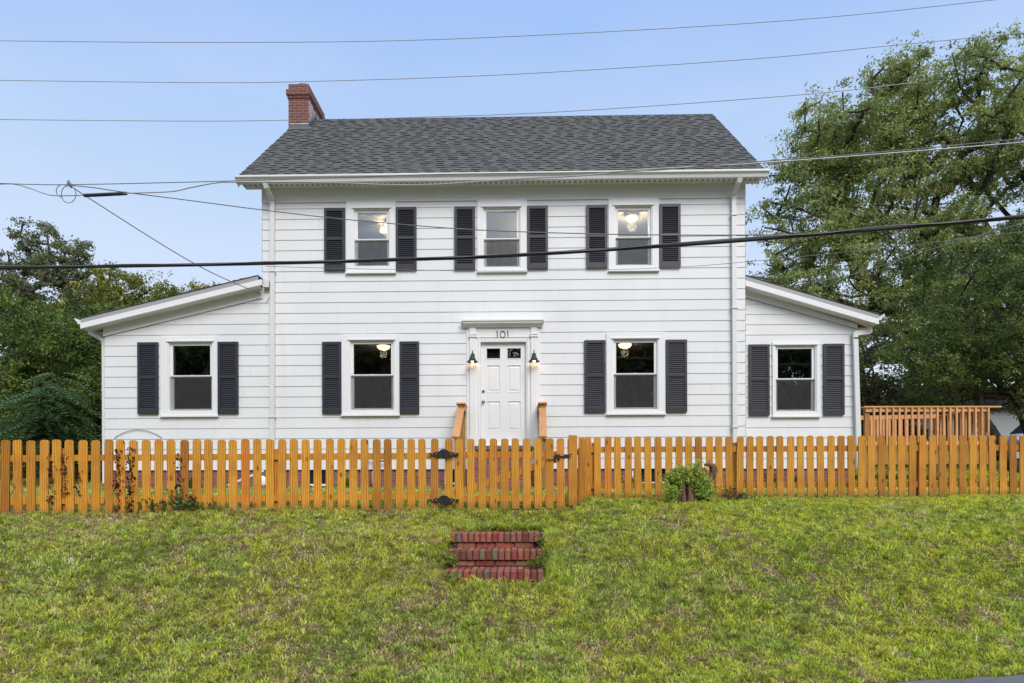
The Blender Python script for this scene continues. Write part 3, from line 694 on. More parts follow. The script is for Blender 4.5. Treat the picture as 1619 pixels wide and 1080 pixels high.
# interior ceiling lights
def ceil_light(cx, cy, z, r, label, e, fan=False):
    t = empty('ceiling_light', label, 'ceiling light', (cx, cy, z), 'lit ceiling lights inside the house')
    m = MB(); m.lathe((0, 0, 0), [(0, 0), (r * 1.05, 0), (r * 1.05, -0.02), (r * 0.9, -0.03)], 24); m.build('lamp_base', M['alum'], t, True)
    b = MB(); b.lathe((0, 0, 0), [(r * 0.95, -0.025), (r * 0.9, -0.06), (r * 0.7, -0.095), (r * 0.4, -0.115), (0, -0.12)], 24); b.build('lamp_shade', M['lampglow'], t, True)
    if fan:
        f = MB()
        for k in range(5):
            a = k * 2 * math.pi / 5 + 0.3; c, s = math.cos(a), math.sin(a)
            f.bar((c * 0.15, s * 0.15, -0.06), (c * 0.6, s * 0.6, -0.05), 0.13, 0.008)
        f.build('fan_blade', M['ceiling_white'], t)
        g = MB()
        for k in range(3):
            a = k * 2 * math.pi / 3 + 0.9; g.lathe((0.12 * math.cos(a), 0.12 * math.sin(a), -0.13), [(0.03, 0.04), (0.06, 0), (0.075, -0.06), (0.04, -0.065), (0, -0.06)], 12)
        g.build('lamp_shade', M['lampglow'], t, True)
    pl = bpy.data.lights.new('room_light', 'POINT'); pl.energy = e; pl.color = (1.0, 0.78, 0.5); pl.shadow_soft_size = 0.1
    po = bpy.data.objects.new('room_light', pl); COL.objects.link(po); po.location = (cx, cy, z - 0.22)
ceil_light(-2.93, 0.95, 7.36, 0.09, 'small lit fan light seen through the upper left window', 14, True)
ceil_light(2.33, 0.75, 7.36, 0.135, 'small lit dome light seen through the upper right window', 13)
ceil_light(0.62, 1.3, 7.36, 0.135, 'added dome light, out of view, brightening the room behind the upper middle window', 26)  # unseen lamp added to lift the ceiling behind the upper middle panes
ceil_light(-3.33, 2.25, 5.00, 0.165, 'lit flush ceiling dome seen through the left ground floor main window', 3)
ceil_light(2.42, 2.25, 5.00, 0.165, 'lit flush ceiling dome seen through the ground floor window right of the door', 3)

# ------------------------------------------------------------------ roofs
def tabs(mb, o, u, v, n, Wd, Ln, ex=0.143, wmin=0.11, wmax=0.21, seed=1):
    rr = random.Random(seed); o, u, v, n = map(Vector, (o, u, v, n)); N = int(Ln / ex)
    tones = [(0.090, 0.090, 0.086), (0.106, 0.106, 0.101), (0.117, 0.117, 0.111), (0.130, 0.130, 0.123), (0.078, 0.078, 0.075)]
    for j in range(N + 1):
        v0 = j * ex; v1 = min(Ln, v0 + ex + 0.02)
        if v1 - v0 < 0.03: continue
        x = 0.0; up = rr.random() < .5
        while x < Wd - 1e-4:
            w = rr.uniform(wmin, wmax); x1 = min(Wd, x + w); up = not up
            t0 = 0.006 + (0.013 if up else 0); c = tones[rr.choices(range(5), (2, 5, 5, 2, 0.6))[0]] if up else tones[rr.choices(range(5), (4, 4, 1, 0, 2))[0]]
            f0 = rr.uniform(-0.003, 0.003)
            a = o + u * x + v * (v0 + f0) + n * t0; b = o + u * x1 + v * (v0 + f0) + n * t0
            c_ = o + u * x1 + v * v1 + n * 0.002; d = o + u * x + v * v1 + n * 0.002
            mb.poly([a, b, c_, d], c)
            ck = tuple(q * 0.6 for q in c); mb.poly([a, b, b - n * (t0 + 0.004), a - n * (t0 + 0.004)], ck)  # lower edge coloured darker: shadow dash painted under each tab
            if up:
                mb.poly([a, d, a - n * t0], c); mb.poly([b, c_, b - n * t0], c)
            x = x1
n_f = Vector((0, -SLOPE, 1)).normalized(); vf = Vector((0, 1, SLOPE)).normalized()
RX0, RX1 = -5.65, 4.755; LEN = (RY - EY) * math.sqrt(1 + SLOPE ** 2)
m = MB()
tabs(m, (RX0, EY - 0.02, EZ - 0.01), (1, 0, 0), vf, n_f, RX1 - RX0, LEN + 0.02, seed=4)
nb = Vector((0, SLOPE, 1)).normalized(); vb = Vector((0, -1, SLOPE)).normalized()
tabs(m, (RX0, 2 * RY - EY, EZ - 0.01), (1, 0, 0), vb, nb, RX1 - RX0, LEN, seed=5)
c0 = (0.09, 0.095, 0.10)
rng = random.Random(8); x = RX0
while x < RX1:     # ridge caps
    x1 = min(RX1, x + 0.14); cc = tuple(k * rng.uniform(.75, 1.25) for k in c0)
    m.poly([(x, RY - 0.13, RZ - 0.10), (x1, RY - 0.13, RZ - 0.106), (x1, RY, RZ + 0.018), (x, RY, RZ + 0.026)], cc)
    m.poly([(x, RY + 0.13, RZ - 0.10), (x1, RY + 0.13, RZ - 0.106), (x1, RY, RZ + 0.018), (x, RY, RZ + 0.026)], cc); x = x1
# deck slab under the shingles
for s_ in (1, -1):
    ya = RY - s_ * (RY - EY); m.prism([(ya, EZ - 0.012), (RY, RZ - 0.012), (RY, RZ - 0.06), (ya, EZ - 0.06)], RX0 + 0.01, RX1 - 0.01, 'x', c0)
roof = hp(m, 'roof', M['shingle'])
# soffit, fascia, gutter, rake boards
m = MB(); SZ = 7.66
m.box(RX0 + 0.03, RX1 - 0.03, EY + 0.02, -0.02, SZ - 0.012, SZ)
hp(m, 'soffit', M['soffit'], roof)
m = MB(); x = RX0 + 0.06
while x < RX1 - 0.06: m.box(x, x + 0.045, EY + 0.10, EY + 0.2, SZ - 0.016, SZ - 0.013); x += 0.105
hp(m, 'soffit_vent', M['drip'], roof)
for x0, s_ in ((RX0, 1), (RX1, -1)):
    m = MB()
    for q in (1, -1):
        ya = RY - q * (RY - EY)
        m.prism([(ya, EZ - 0.03), (RY, RZ - 0.03), (RY, RZ - 0.20), (ya, EZ - 0.20)], x0 + 0.0 * s_, x0 + 0.02 * s_, 'x')
        m.prism([(ya + q * 0.03, EZ - 0.10), (RY, RZ - 0.10), (RY, RZ - 0.115), (ya + q * 0.03, EZ - 0.115)], x0 + 0.02 * s_, XL - 0.0 if s_ > 0 else XR, 'x')
    hp(m, 'rake_board', M['trim'], roof)
m = MB(); m.box(RX0 + 0.02, RX1 - 0.02, EY, EY + 0.02, SZ - 0.015, EZ - 0.02)
# boxed returns at the corners
hp(m, 'fascia', M['trim'], roof)
m = MB(); gzt = EZ - 0.022
prof = [(EY, gzt - 0.125), (EY - 0.07, gzt - 0.125), (EY - 0.085, gzt - 0.07), (EY - 0.115, gzt - 0.045), (EY - 0.125, gzt - 0.035), (EY - 0.125, gzt), (EY - 0.105, gzt), (EY - 0.105, gzt - 0.02), (EY - 0.004, gzt - 0.10)]
m.prism(prof, RX0 - 0.005, RX1 + 0.03, 'x'); hp(m, 'gutter', M['alum'], roof)

def downspout(pts, w, d, brackets=()):
    m = MB()
    for p, q in zip(pts[:-1], pts[1:]):
        p = Vector(p); q = Vector(q); dd = (q - p).normalized() * 0.015
        m.bar(p - dd, q + dd, w, d, up=(0, 1, 0) if abs((q - p).normalized().y) < 0.9 else (0, 0, 1))
    for b in brackets: m.box(b[0] - w / 2 - 0.02, b[0] + w / 2 + 0.02, b[1] - 0.048, b[1] + 0.03, b[2], b[2] + 0.02)
    hp(m, 'downspout', M['alum'])
downspout([(-5.09, -0.40, 7.62), (-5.07, -0.36, 7.53), (-5.07, -0.08, 7.40), (-5.07, -0.065, 7.3), (-5.085, -0.065, 1.9)], 0.085, 0.06, [(-5.07, -0.065, 5.95), (-5.08, -0.065, 3.0)])
downspout([(4.245, -0.40, 7.62), (4.235, -0.36, 7.53), (4.225, -0.08, 7.40), (4.225, -0.065, 7.3), (4.235, -0.065, 1.7)], 0.085, 0.06, [(4.225, -0.065, 6.99), (4.235, -0.065, 5.13), (4.235, -0.065, 2.75)])

# left wing roof: slope over x
def wing_roof(xlo, zlo, xhi, zhi, y0, y1, seed, mirror):
    """low eave at xlo, high end at xhi; y0 front rake"""
    dx = xhi - xlo; sl = (zhi - zlo) / abs(dx); Ls = math.hypot(dx, zhi - zlo)
    v = Vector((dx, 0, zhi - zlo)).normalized(); n = Vector((-v.z * (1 if dx > 0 else -1), 0, abs(v.x))) 
    m = MB()
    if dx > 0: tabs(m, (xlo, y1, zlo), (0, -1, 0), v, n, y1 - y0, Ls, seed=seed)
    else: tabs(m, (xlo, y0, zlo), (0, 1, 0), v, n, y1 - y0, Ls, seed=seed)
    m.prism([(xlo, zlo - 0.002), (xhi, zhi - 0.002), (xhi, zhi - 0.03), (xlo, zlo - 0.03)], y0, y1, 'y', (0.05, 0.05, 0.055))
    r = hp(m, 'wing_roof', M['shingle'])
    def band(z_up, z_dn, ya, yb, name, mat, xa=None, xb=None):
        xa = xlo if xa is None else xa; xb = xhi if xb is None else xb
        zz = lambda x: zlo + (x - xlo) / dx * (zhi - zlo)
        b = MB(); b.prism([(xa, zz(xa) - z_up), (xb, zz(xb) - z_up), (xb, zz(xb) - z_dn), (xa, zz(xa) - z_dn)], ya, yb, 'y'); return hp(b, name, mat, r)
    sg = 1 if dx > 0 else -1
    band(0.028, 0.118, y0 - 0.012, y0 + 0.02, 'drip_edge', M['drip'])
    band(0.114, 0.222, y0 - 0.030, y0 + 0.02, 'rake_board', M['trim'], xlo, xhi + sg * 0.08)
    band(0.200, 0.215, y0 + 0.02, y0 + 0.30, 'soffit', M['soffit'], xlo + 0.02 * sg, xhi)
    b = MB()  # eave soffit and fascia
    zs_ = zlo - 0.215; wx = XLW if dx > 0 else XRW
    b.box(min(xlo + 0.02 * sg, wx), max(xlo + 0.02 * sg, wx), y0 + 0.3, y1, zs_ - 0.002, zs_ + 0.012)
    b.box(min(xlo, xlo + 0.02 * sg), max(xlo, xlo + 0.02 * sg), y0 + 0.02, y1, zs_, zlo - 0.035); hp(b, 'fascia', M['trim'], r)
    # gutter along the low eave
    g = MB(); gx = xlo
    pr = [(gx, zlo - 0.13), (gx - 0.06 * sg, zlo - 0.13), (gx - 0.08 * sg, zlo - 0.08), (gx - 0.12 * sg, zlo - 0.045), (gx - 0.125 * sg, zlo - 0.01), (gx - 0.105 * sg, zlo - 0.01), (gx - 0.1 * sg, zlo - 0.03), (gx - 0.004 * sg, zlo - 0.10)]
    g.prism(pr, y0 - 0.02, y1, 'y'); hp(g, 'gutter', M['alum'], r)
    return r
wing_roof(-8.87, 5.00, XL + 0.01, 5.83, -0.25, YB + 0.2, 21, False)
wing_roof(7.17, 5.055, XR + 0.03, 5.86, 0.10, YB + 0.2, 22, True)
downspout([(-8.93, 0.10, 4.87), (-8.92, 0.10, 4.78), (-8.80, 0.08, 4.72), (-8.61, 0.06, 4.62), (-8.605, 0.06, 1.7)], 0.075, 0.06)
downspout([(7.10, 0.30, 4.86), (7.10, 0.30, 4.74), (6.80, 0.27, 4.70), (6.80, 0.27, 4.6), (6.87, 0.27, 1.95)], 0.095, 0.06)
# wing corner closing triangles (gable end of eave box)
# chimney
m = MB(); CX0, CX1, CY0, CY1 = -5.69, -5.20, 2.5, 3.75
m.box(CX0, CX1, CY0, CY1, 5.0, 11.08)
ch = hp(m, 'chimney', M['brick_chim'])
m = MB(); m.box(CX0 - 0.02, CX1 + 0.02, CY0 - 0.02, CY1 + 0.02, 11.08, 11.145); m.box(CX0 - 0.045, CX1 + 0.045, CY0 - 0.045, CY1 + 0.045, 11.148, 11.28); m.box(CX0 - 0.0, CX1 + 0.0, CY0 - 0.0, CY1 + 0.0, 11.28, 11.43)
hp(m, 'chimney_cap', M['brick_chim'], ch)
m = MB(); m.prism([(-5.66, 11.43), (-5.23, 11.43), (-5.27, 11.465), (-5.42, 11.475), (-5.47, 11.455), (-5.63, 11.45)], CY0 + 0.04, CY1 - 0.04, 'y'); hp(m, 'mortar_crown', M['slate'], ch)
m = MB(); zz = lambda y: EZ + SLOPE * (y - EY)
m.box(CX0 + 0.03, CX1 + 0.012, CY0 - 0.014, CY0, zz(CY0) - 0.12, zz(CY0) + 0.10)
m.bar((CX0 + .03, CY0 - 0.10, zz(CY0 - 0.10) + 0.03), (CX1 + 0.1, CY0 - 0.10, zz(CY0 - 0.10) + 0.03), 0.16, 0.008, up=n_f)
for i in range(5):
    ya = CY0 + i * 0.12; m.box(CX1, CX1 + 0.014, ya, ya + 0.14, zz(ya) - 0.05, zz(ya) + 0.20)
hp(m, 'flashing', M['slate'], ch)
t_ = NT('parge'); n_1 = t_.noise(t_.coords(world=True, scale=(4, 4, 7)), 1.6, 5, 0.7)
t_.bsdf(t_.ramp(n_1, [(0.40, (0.24, 0.10, 0.08)), (0.52, (0.50, 0.46, 0.43)), (0.75, (0.62, 0.60, 0.57))]), 0.9, t_.bump(n_1, 0.6, 0.02), 0.2); M['parge'] = t_.m
m = MB(); m.box(CX1 - 0.002, CX1 + 0.008, CY0 + 0.02, CY1 - 0.02, 9.6, 11.07); m.box(CX0 + 0.03, CX1 + 0.010, CY0 - 0.020, CY0 - 0.014, zz(CY0) + 0.085, zz(CY0) + 0.115); hp(m, 'mortar_wash', M['parge'], ch)

# service entrance box on the left corner
m = MB(); m.box(-5.25, -5.13, -0.09, -0.022, 5.63, 5.80)
m.tube([(-5.12, -0.05, 5.78), (-5.10, -0.09, 5.66), (-5.10, -0.08, 5.55), (-5.16, -0.05, 5.43), (-5.22, -0.03, 5.36)], 0.008, 6)
hp(m, 'junction_box', M['alum'])
m = MB(); m.tube([(-5.25, -0.095, 5.63), (-5.18, -0.095, 5.625), (-5.125, -0.095, 5.63), (-5.12, -0.095, 5.74)], 0.009, 6); hp(m, 'service_cable', M['cable_black'])
# wire arc on the left wing
m = MB(); m.tube([(-8.35 + 0.98 * t, -0.03, 2.60 + 0.17 * math.sin(math.pi * t) ** 0.8) for t in np.linspace(0, 1, 17)], 0.006, 6); hp(m, 'wall_cable', M['cable_grey'])
# gas meter
t = empty('gas_meter', 'grey gas meter with pipes on the brick foundation behind the fence', 'gas meter', (-2.96, -0.1, 1.6))
m = MB(); m.box(-0.07, 0.07, -0.10, 0.02, 0.06, 0.30); m.lathe((0, -0.04, 0.0), [(0, 0.06), (0.05, 0.06), (0.05, 0.30), (0.03, 0.36), (0, 0.36)], 12); m.build('meter_body', M['galv'], t)
m = MB(); m.tube([(-0.27, 0, -0.1), (-0.27, 0, 0.52), (-0.2, 0, 0.56), (-0.05, 0, 0.56), (-0.05, 0, 0.3)], 0.02, 8); m.tube([(0.05, 0, 0.3), (0.05, 0, 0.5), (0.24, 0, 0.52), (0.26, 0, 0.48)], 0.018, 8); m.build('pipe', M['cable_black'], t)
m = MB(); m.tube([(0.26, 0, 0.50), (0.27, 0, 0.12)], 0.02, 8); m.build('pipe', M['trim'], t)

# ------------------------------------------------------------------ front porch steps and rails
t = empty('front_steps', 'brick front steps with slate landing and pale timber handrails at the door', 'steps', (-0.39, -0.8, 1.5)); T0 = Vector((-0.39, -0.8, 1.5))
def tp(mb, name, mat, par=None):
    o = mb.build(name, mat, par if par else t)
    if not par: o.matrix_parent_inverse = Matrix.Translation(-T0)
    return o
m = MB(); m.box(-0.95, 0.175, -0.52, -0.03, 2.30, 2.375); tp(m, 'landing', M['slate'])
m = MB(); m.box(-0.91, 0.135, -0.49, 0.02, 1.3, 2.30)
for i in range(4): m.box(-0.91, 0.135, -0.49 - 0.28 * (i + 1), -0.49 - 0.28 * i, 1.2, 2.30 - 0.165 * (i + 1) + 0.05)
tp(m, 'stair', M['brick_found'])
for cx in (-1.215, 0.385):
    s_ = 1 if cx < 0 else -1
    m = MB(); m.box(cx - 0.055, cx + 0.045, -0.46, -0.36, 1.45, 3.19); tp(m, 'post', M['postwood'])
    m = MB(); m.box(cx - 0.03, cx + 0.05, -0.12, -0.04, 1.45, 3.15); tp(m, 'post', M['postwood'])
    m = MB(); m.box(cx - 0.03 + 0.02, cx + 0.03 + .02, -1.54, -1.46, 1.40, 2.42); tp(m, 'post', M['postwood'])
    m = MB(); m.box(cx - 0.095, cx + 0.085, -0.50, -0.03, 3.195, 3.225); tp(m, 'rail_cap', M['decknew'])
    m = MB(); m.box(cx + (0.045 if s_ > 0 else -0.085), cx + (0.075 if s_ > 0 else -0.055), -0.40, -0.05, 3.08, 3.19); tp(m, 'side_rail', M['decknew'])
    m = MB(); m.bar((cx - 0.005, -0.44, 3.10), (cx + (0.02 if s_ > 0 else -0.035), -1.62, 2.44), 0.135, 0.04); tp(m, 'handrail', M['decknew'])
    m = MB(); m.bar((cx, -0.46, 3.02), (cx + (0.015 if s_ > 0 else -0.03), -1.55, 2.40), 0.04, 0.09); tp(m, 'side_rail', M['decknew'])

# ------------------------------------------------------------------ lawn steps of brick
t = empty('lawn_steps', 'three red brick steps set into the grass bank', 'steps', (-0.3, -6.2, 0.6)); T1 = Vector((-0.3, -6.2, 0.6))
BR = [(0.32, 0.10, 0.07), (0.25, 0.08, 0.058), (0.33, 0.135, 0.085), (0.20, 0.062, 0.045), (0.25, 0.12, 0.075), (0.16, 0.125, 0.10)]
rng = random.Random(12)
def brick(mb, x0, x1, y0, y1, z0, z1):
    j = lambda s: rng.uniform(-s, s)
    c = tuple(k * rng.uniform(.8, 1.2) for k in BR[rng.choices(range(6), (5, 5, 4, 3, 2, 1))[0]])
    x0 += j(.0015); x1 += j(.0015); y0 += j(.005); z1 += j(.002); e = 0.005
    # chamfered brick
    mb.prism([(x0 + e, z0), (x1 - e, z0), (x1, z0 + e), (x1, z1 - e), (x1 - e, z1), (x0 + e, z1), (x0, z1 - e), (x0, z0 + e)], y0 + e, y1, 'y', c)
    mb.poly([(x0 + 2 * e, y0, z0 + e), (x1 - 2 * e, y0, z0 + e), (x1 - 2 * e, y0, z1 - e), (x0 + 2 * e, y0, z1 - e)], c)
    q = [(x0 + 2 * e, z0 + e), (x1 - 2 * e, z0 + e), (x1 - 2 * e, z1 - e), (x0 + 2 * e, z1 - e)]; r = [(x0 + e, z0), (x1 - e, z0), (x1 - e, z1), (x0 + e, z1)]
    for k in range(4):
        k2 = (k + 1) % 4; mb.poly([(q[k][0], y0, q[k][1]), (q[k2][0], y0, q[k2][1]), (r[k2][0], y0 + e, r[k2][1]), (r[k][0], y0 + e, r[k][1])], c)
ST = [(-6.57, 0.682, -0.80, 0.20, 0), (-6.20, 0.852, -0.80, 0.21, 0.004), (-5.83, 1.010, -0.815, 0.205, 0)]
for k, (y, zt, x0, x1, rot) in enumerate(ST):
    m = MB(); x = x0
    while x < x1 - 0.03:
        brick(m, x + 0.0075, x + 0.0595, y, y + 0.2, zt - 0.098, zt); x += 0.0667
    x = x0
    while x < x1 - 0.03:
        brick(m, x + 0.005, x + 0.062, y + 0.205, y + 0.41, zt - 0.098, zt - 0.002); x += 0.0667
    m.box(x0 + 0.01, x1 - 0.01, y + 0.014, y + 0.40, zt - 0.10, zt - 0.010, (0.07, 0.052, 0.045)); m.box(x0 + 0.02, x1 - 0.02, y + 0.040, y + 0.39, zt - 0.30, zt - 0.101, (0.07, 0.052, 0.045))
    x = x0 + 0.08; zr = zt - 0.104
    while x < x1 - 0.10:
        brick(m, x, x + 0.2, y + 0.028, y + 0.12, zr - 0.06, zr); x += 0.2133
    o = m.build('step', M['stepbrick'], t); o.matrix_parent_inverse = Matrix.Translation(-T1)

# ------------------------------------------------------------------ fences
def picket_mesh(w, h, th=0.018):
    m = MB(); c = 0.022
    pts = [(-w / 2, 0), (w / 2, 0), (w / 2, h - c * 1.2), (w / 2 - c * 0.35, h - c * 0.45), (w / 2 - c, h - c * 0.06), (w / 2 - c * 1.3, h), (-w / 2 + c * 1.3, h), (-w / 2 + c, h - c * 0.06), (-w / 2 + c * 0.35, h - c * 0.45), (-w / 2, h - c * 1.2)]
    m.prism(pts, -th / 2, th / 2, 'y')
    o = m.build('picket', M['fencewood']); me = o.data; bpy.data.objects.remove(o); return me
def add(name, me, parent, loc, rz=0, rx=0, ry=0, sz=1):
    o = bpy.data.objects.new(name, me); COL.objects.link(o); o.parent = parent; o.location = loc; o.rotation_euler = (rx, ry, rz); o.scale = (1, 1, sz); return o
def fence(label, P0, P1, ztop0, ztop1, h, rails, seed, post_at=(), pitch=0.144, wp=0.096, side=1, skip=None):
    """P0->P1 straight run; rails = list of (offset below the top)"""
    rr = random.Random(seed)
    p0 = Vector((P0[0], P0[1], 0)); p1 = Vector((P1[0], P1[1], 0)); d = p1 - p0; Lf = d.length; d.normalize(); ang = math.atan2(d.y, d.x)
    t = empty('picket_fence', label, 'fence', (P0[0], P0[1], ztop0 - h))
    n = int(Lf / pitch) + 1; meshes = [picket_mesh(wp, h) for _ in range(2)]
    for i in range(n):
        s_ = i * pitch; p = d * s_; zt = ztop0 + (ztop1 - ztop0) * s_ / Lf - ztop0 + h
        if skip and skip(s_): continue
        nrm = Vector((d.y, -d.x, 0)) * side
        add('picket', meshes[i % 2], t, (p.x + nrm.x * 0.025, p.y + nrm.y * 0.025, zt - h + rr.uniform(-0.006, 0.004)), ang + rr.uniform(-0.02, 0.02), rr.uniform(-0.008, 0.008), rr.uniform(-0.012, 0.012))
    for r0, r1 in rails:
        m = MB(); m.bar((0, 0, h - (r0 + r1) / 2), (d.x * Lf, d.y * Lf, h - (r0 + r1) / 2 + ztop1 - ztop0), 0.03, r1 - r0); m.build('rail', M['fencewood'], t)
    for s_ in post_at:
        m = MB(); m.box(-0.045, 0.045, -0.045, 0.045, -0.2, h - 0.08); o = m.build('post', M['fencewood'], t); o.location = (d.x * s_ - d.y * 0.06 * side, d.y * s_ + d.x * 0.06 * side, 0); o.rotation_euler.z = ang
    return t
HINGE_X = -1.005
f1 = fence('orange stained picket fence along the left front yard up to the gate', (-7.43, -5.555), (-1.05, -4.745), 2.085, 2.148, 0.895, [(0.178, 0.252), (0.69, 0.765)], 31, (1.9, 4.4, 6.35), pitch=0.1442)
f2 = fence('orange stained picket fence on the right, set back behind the shrub and stump', (0.905, -3.80), (8.4, -3.62), 2.245, 2.262, 0.865, [(0.14, 0.22), (0.655, 0.735)], 32, (0.06, 2.15, 4.75, 7.1), pitch=0.1442)
f3 = fence('short return of picket fence between gate and right fence run', (0.70, -4.62), (0.87, -3.86), 2.17, 2.235, 0.88, [(0.16, 0.23), (0.67, 0.75)], 33, (), pitch=0.17, side=1)
# gate
gy = -4.735
t = empty('garden_gate', 'orange picket gate with black ornamental hinges and diagonal brace', 'gate', (HINGE_X, gy, 1.25))
GX = [709.3, 725.7, 743.9, 760.3, 778.8, 796.6, 814.4, 833.0, 850.8, 868.0, 885.7]
pm = picket_mesh(0.096, 0.895); rr = random.Random(44)
for i in range(11):
    x = -0.952 + 0.1427 * i
    add('picket', pm, t, (x - HINGE_X, -0.025, 0.003 + rr.uniform(-0.005, 0.004)), rr.uniform(-.02, .02), 0, rr.uniform(-0.008, 0.008))
for z in (0.695, 0.135):
    m = MB(); m.box(0.02, 1.50, -0.015, 0.02, z - 0.037, z + 0.037); m.build('rail', M['fencewood'], t)
m = MB(); m.bar((0.10, 0.005, 0.19), (1.42, 0.005, 0.63), 0.03, 0.08); m.build('brace', M['fencewood'], t)
for z in (0.70, 0.115):     # ornamental hinges
    m = MB()
    out = [(-0.20, 0), (-0.185, 0.008), (-0.16, 0.010), (-0.12, 0.016), (-0.10, 0.026), (-0.075, 0.024), (-0.055, 0.040), (-0.035, 0.055), (-0.015, 0.060), (0.0, 0.062)]
    up = out + [(-a, b) for a, b in out[-2::-1]]; dn = [(a, -b) for a, b in up[-2:0:-1]]
    m.prism([(a, z + b) for a, b in up + dn], -0.086, -0.076, 'y'); m.box(0.01, 0.18, -0.077, -0.034, z - 0.012, z + 0.012)
    m.tube([(0, -0.088, z - 0.055), (0, -0.088, z + 0.055)], 0.008, 8)
    hg = m.build('hinge', M['blackmetal'], t)
    s = MB()
    for a in (-0.145, -0.095, 0.095, 0.145): s.tube([(a, -0.085, z), (a, -0.091, z)], 0.006, 8)
    s.build('screw', M['galv'], hg)
m = MB(); z = 0.66
m.box(1.40, 1.60, -0.052, -0.038, z - 0.005, z + 0.012); m.box(1.40, 1.47, -0.058, -0.036, z - 0.035, z + 0.03); m.box(1.52, 1.58, -0.056, -0.036, z - 0.02, z + 0.03)
m.tube([(1.30, -0.05, z - 0.03), (1.36, -0.055, z - 0.035), (1.44, -0.05, z - 0.01)], 0.007, 6); m.tube([(1.58, -0.05, z + 0.02), (1.62, -0.06, z + 0.035)], 0.008, 6)
m.build('latch', M['blackmetal'], t)
# latch post board: part of the return fence
m = MB(); m.box(-0.125, -0.015, -0.135, -0.115, 0, 0.895); m.box(-0.13, -0.02, -0.112, -0.02, -0.1, 0.85); o = m.build('post', M['fencewood'], f3)
m = MB(); m.box(0.0, 0.03, -0.11, -0.04, 0.02, 0.73); o = m.build('post', M['fencewood'], f3)

# ------------------------------------------------------------------ deck on the right
t = empty('deck', 'new timber deck with baluster railing beside the right wing', 'deck', (7.5, 1.2, 1.6)); T2 = Vector((7.5, 1.2, 1.6))
def dk(mb, name, mat):
    o = mb.build(name, mat, t); o.matrix_parent_inverse = Matrix.Translation(-T2); return o
ZF = 2.42; ZC = 3.315
m = MB(); m.bar((7.44, 1.2, ZC), (10.40, 1.2, ZC - 0.012), 0.14, 0.03); dk(m, 'rail_cap', M['decknew'])
m = MB(); m.bar((7.50, 1.185, ZC - 0.065), (10.16, 1.185, ZC - 0.07), 0.035, 0.085); dk(m, 'rail', M['decknew'])
m = MB(); m.bar((7.50, 1.185, ZF + 0.10), (10.16, 1.185, ZF + 0.10), 0.035, 0.085); dk(m, 'rail', M['decknew'])
n = 19
for i in range(n):
    x = 7.66 + i * (10.26 - 7.66) / n
    m = MB(); m.box(x - 0.019, x + 0.019, 1.135, 1.167, ZF - 0.0, ZC - 0.02); dk(m, 'baluster', M['decknew'])
for x in (7.545, 10.07):
    m = MB(); m.box(x - 0.05, x + 0.05, 1.165 + 0.04, 1.27, 1.4, ZC - 0.018); dk(m, 'post', M['postwood'])
for x in (8.4, 9.3):
    m = MB(); m.box(x - 0.05, x + 0.05, 1.3, 1.4, 1.4, ZF - 0.3); dk(m, 'post', M['postwood'])
m = MB(); m.box(7.45, 10.22, 1.20, 1.24, 2.06, ZF - 0.03); dk(m, 'rim_joist', M['postwood'])
m = MB(); y = 1.17
while y < 2.9: m.box(6.95, 10.24, y, y + 0.135, ZF - 0.03, ZF); y += 0.142
dk(m, 'deck_board', M['decknew'])
# side and back rails
m = MB(); m.bar((10.17, 1.27, ZC - 0.01), (10.17, 2.9, ZC - 0.01), 0.14, 0.03); dk(m, 'rail_cap', M['decknew'])
for i in range(11):
    y = 1.32 + i * 0.145; m = MB(); m.box(10.14, 10.18, y, y + 0.035, ZF, ZC - 0.03); dk(m, 'baluster', M['decknew'])
m = MB(); m.bar((8.0, 2.8, ZC - 0.05), (10.1, 2.8, ZC - 0.02), 0.035, 0.10); dk(m, 'rail', M['decknew'])
m = MB(); m.bar((6.95, 2.8, ZC - 0.10), (7.62, 2.8, ZC - 0.10), 0.035, 0.14); dk(m, 'rail', M['decknew'])
for i in range(15):
    x = 8.05 + i * 0.142; m = MB(); m.box(x - 0.025, x + 0.025, 2.73, 2.78, ZF - 0.0, ZC - 0.10); dk(m, 'baluster', M['decknew'])
for x in (7.05, 7.17, 7.30):
    m = MB(); m.box(x - 0.02, x + 0.02, 2.70, 2.74, ZF, ZC - 0.16); dk(m, 'baluster', M['decknew'])
m = MB(); m.bar((7.55, 2.9, ZC - 0.42), (8.15, 3.0, ZC - 0.85), 0.05, 0.10); dk(m, 'stair_rail', M['decknew'])
for x in (8.0, 10.12):
    m = MB(); m.box(x - 0.05, x + 0.05, 2.81, 2.91, 1.6, ZC); dk(m, 'post', M['postwood'])

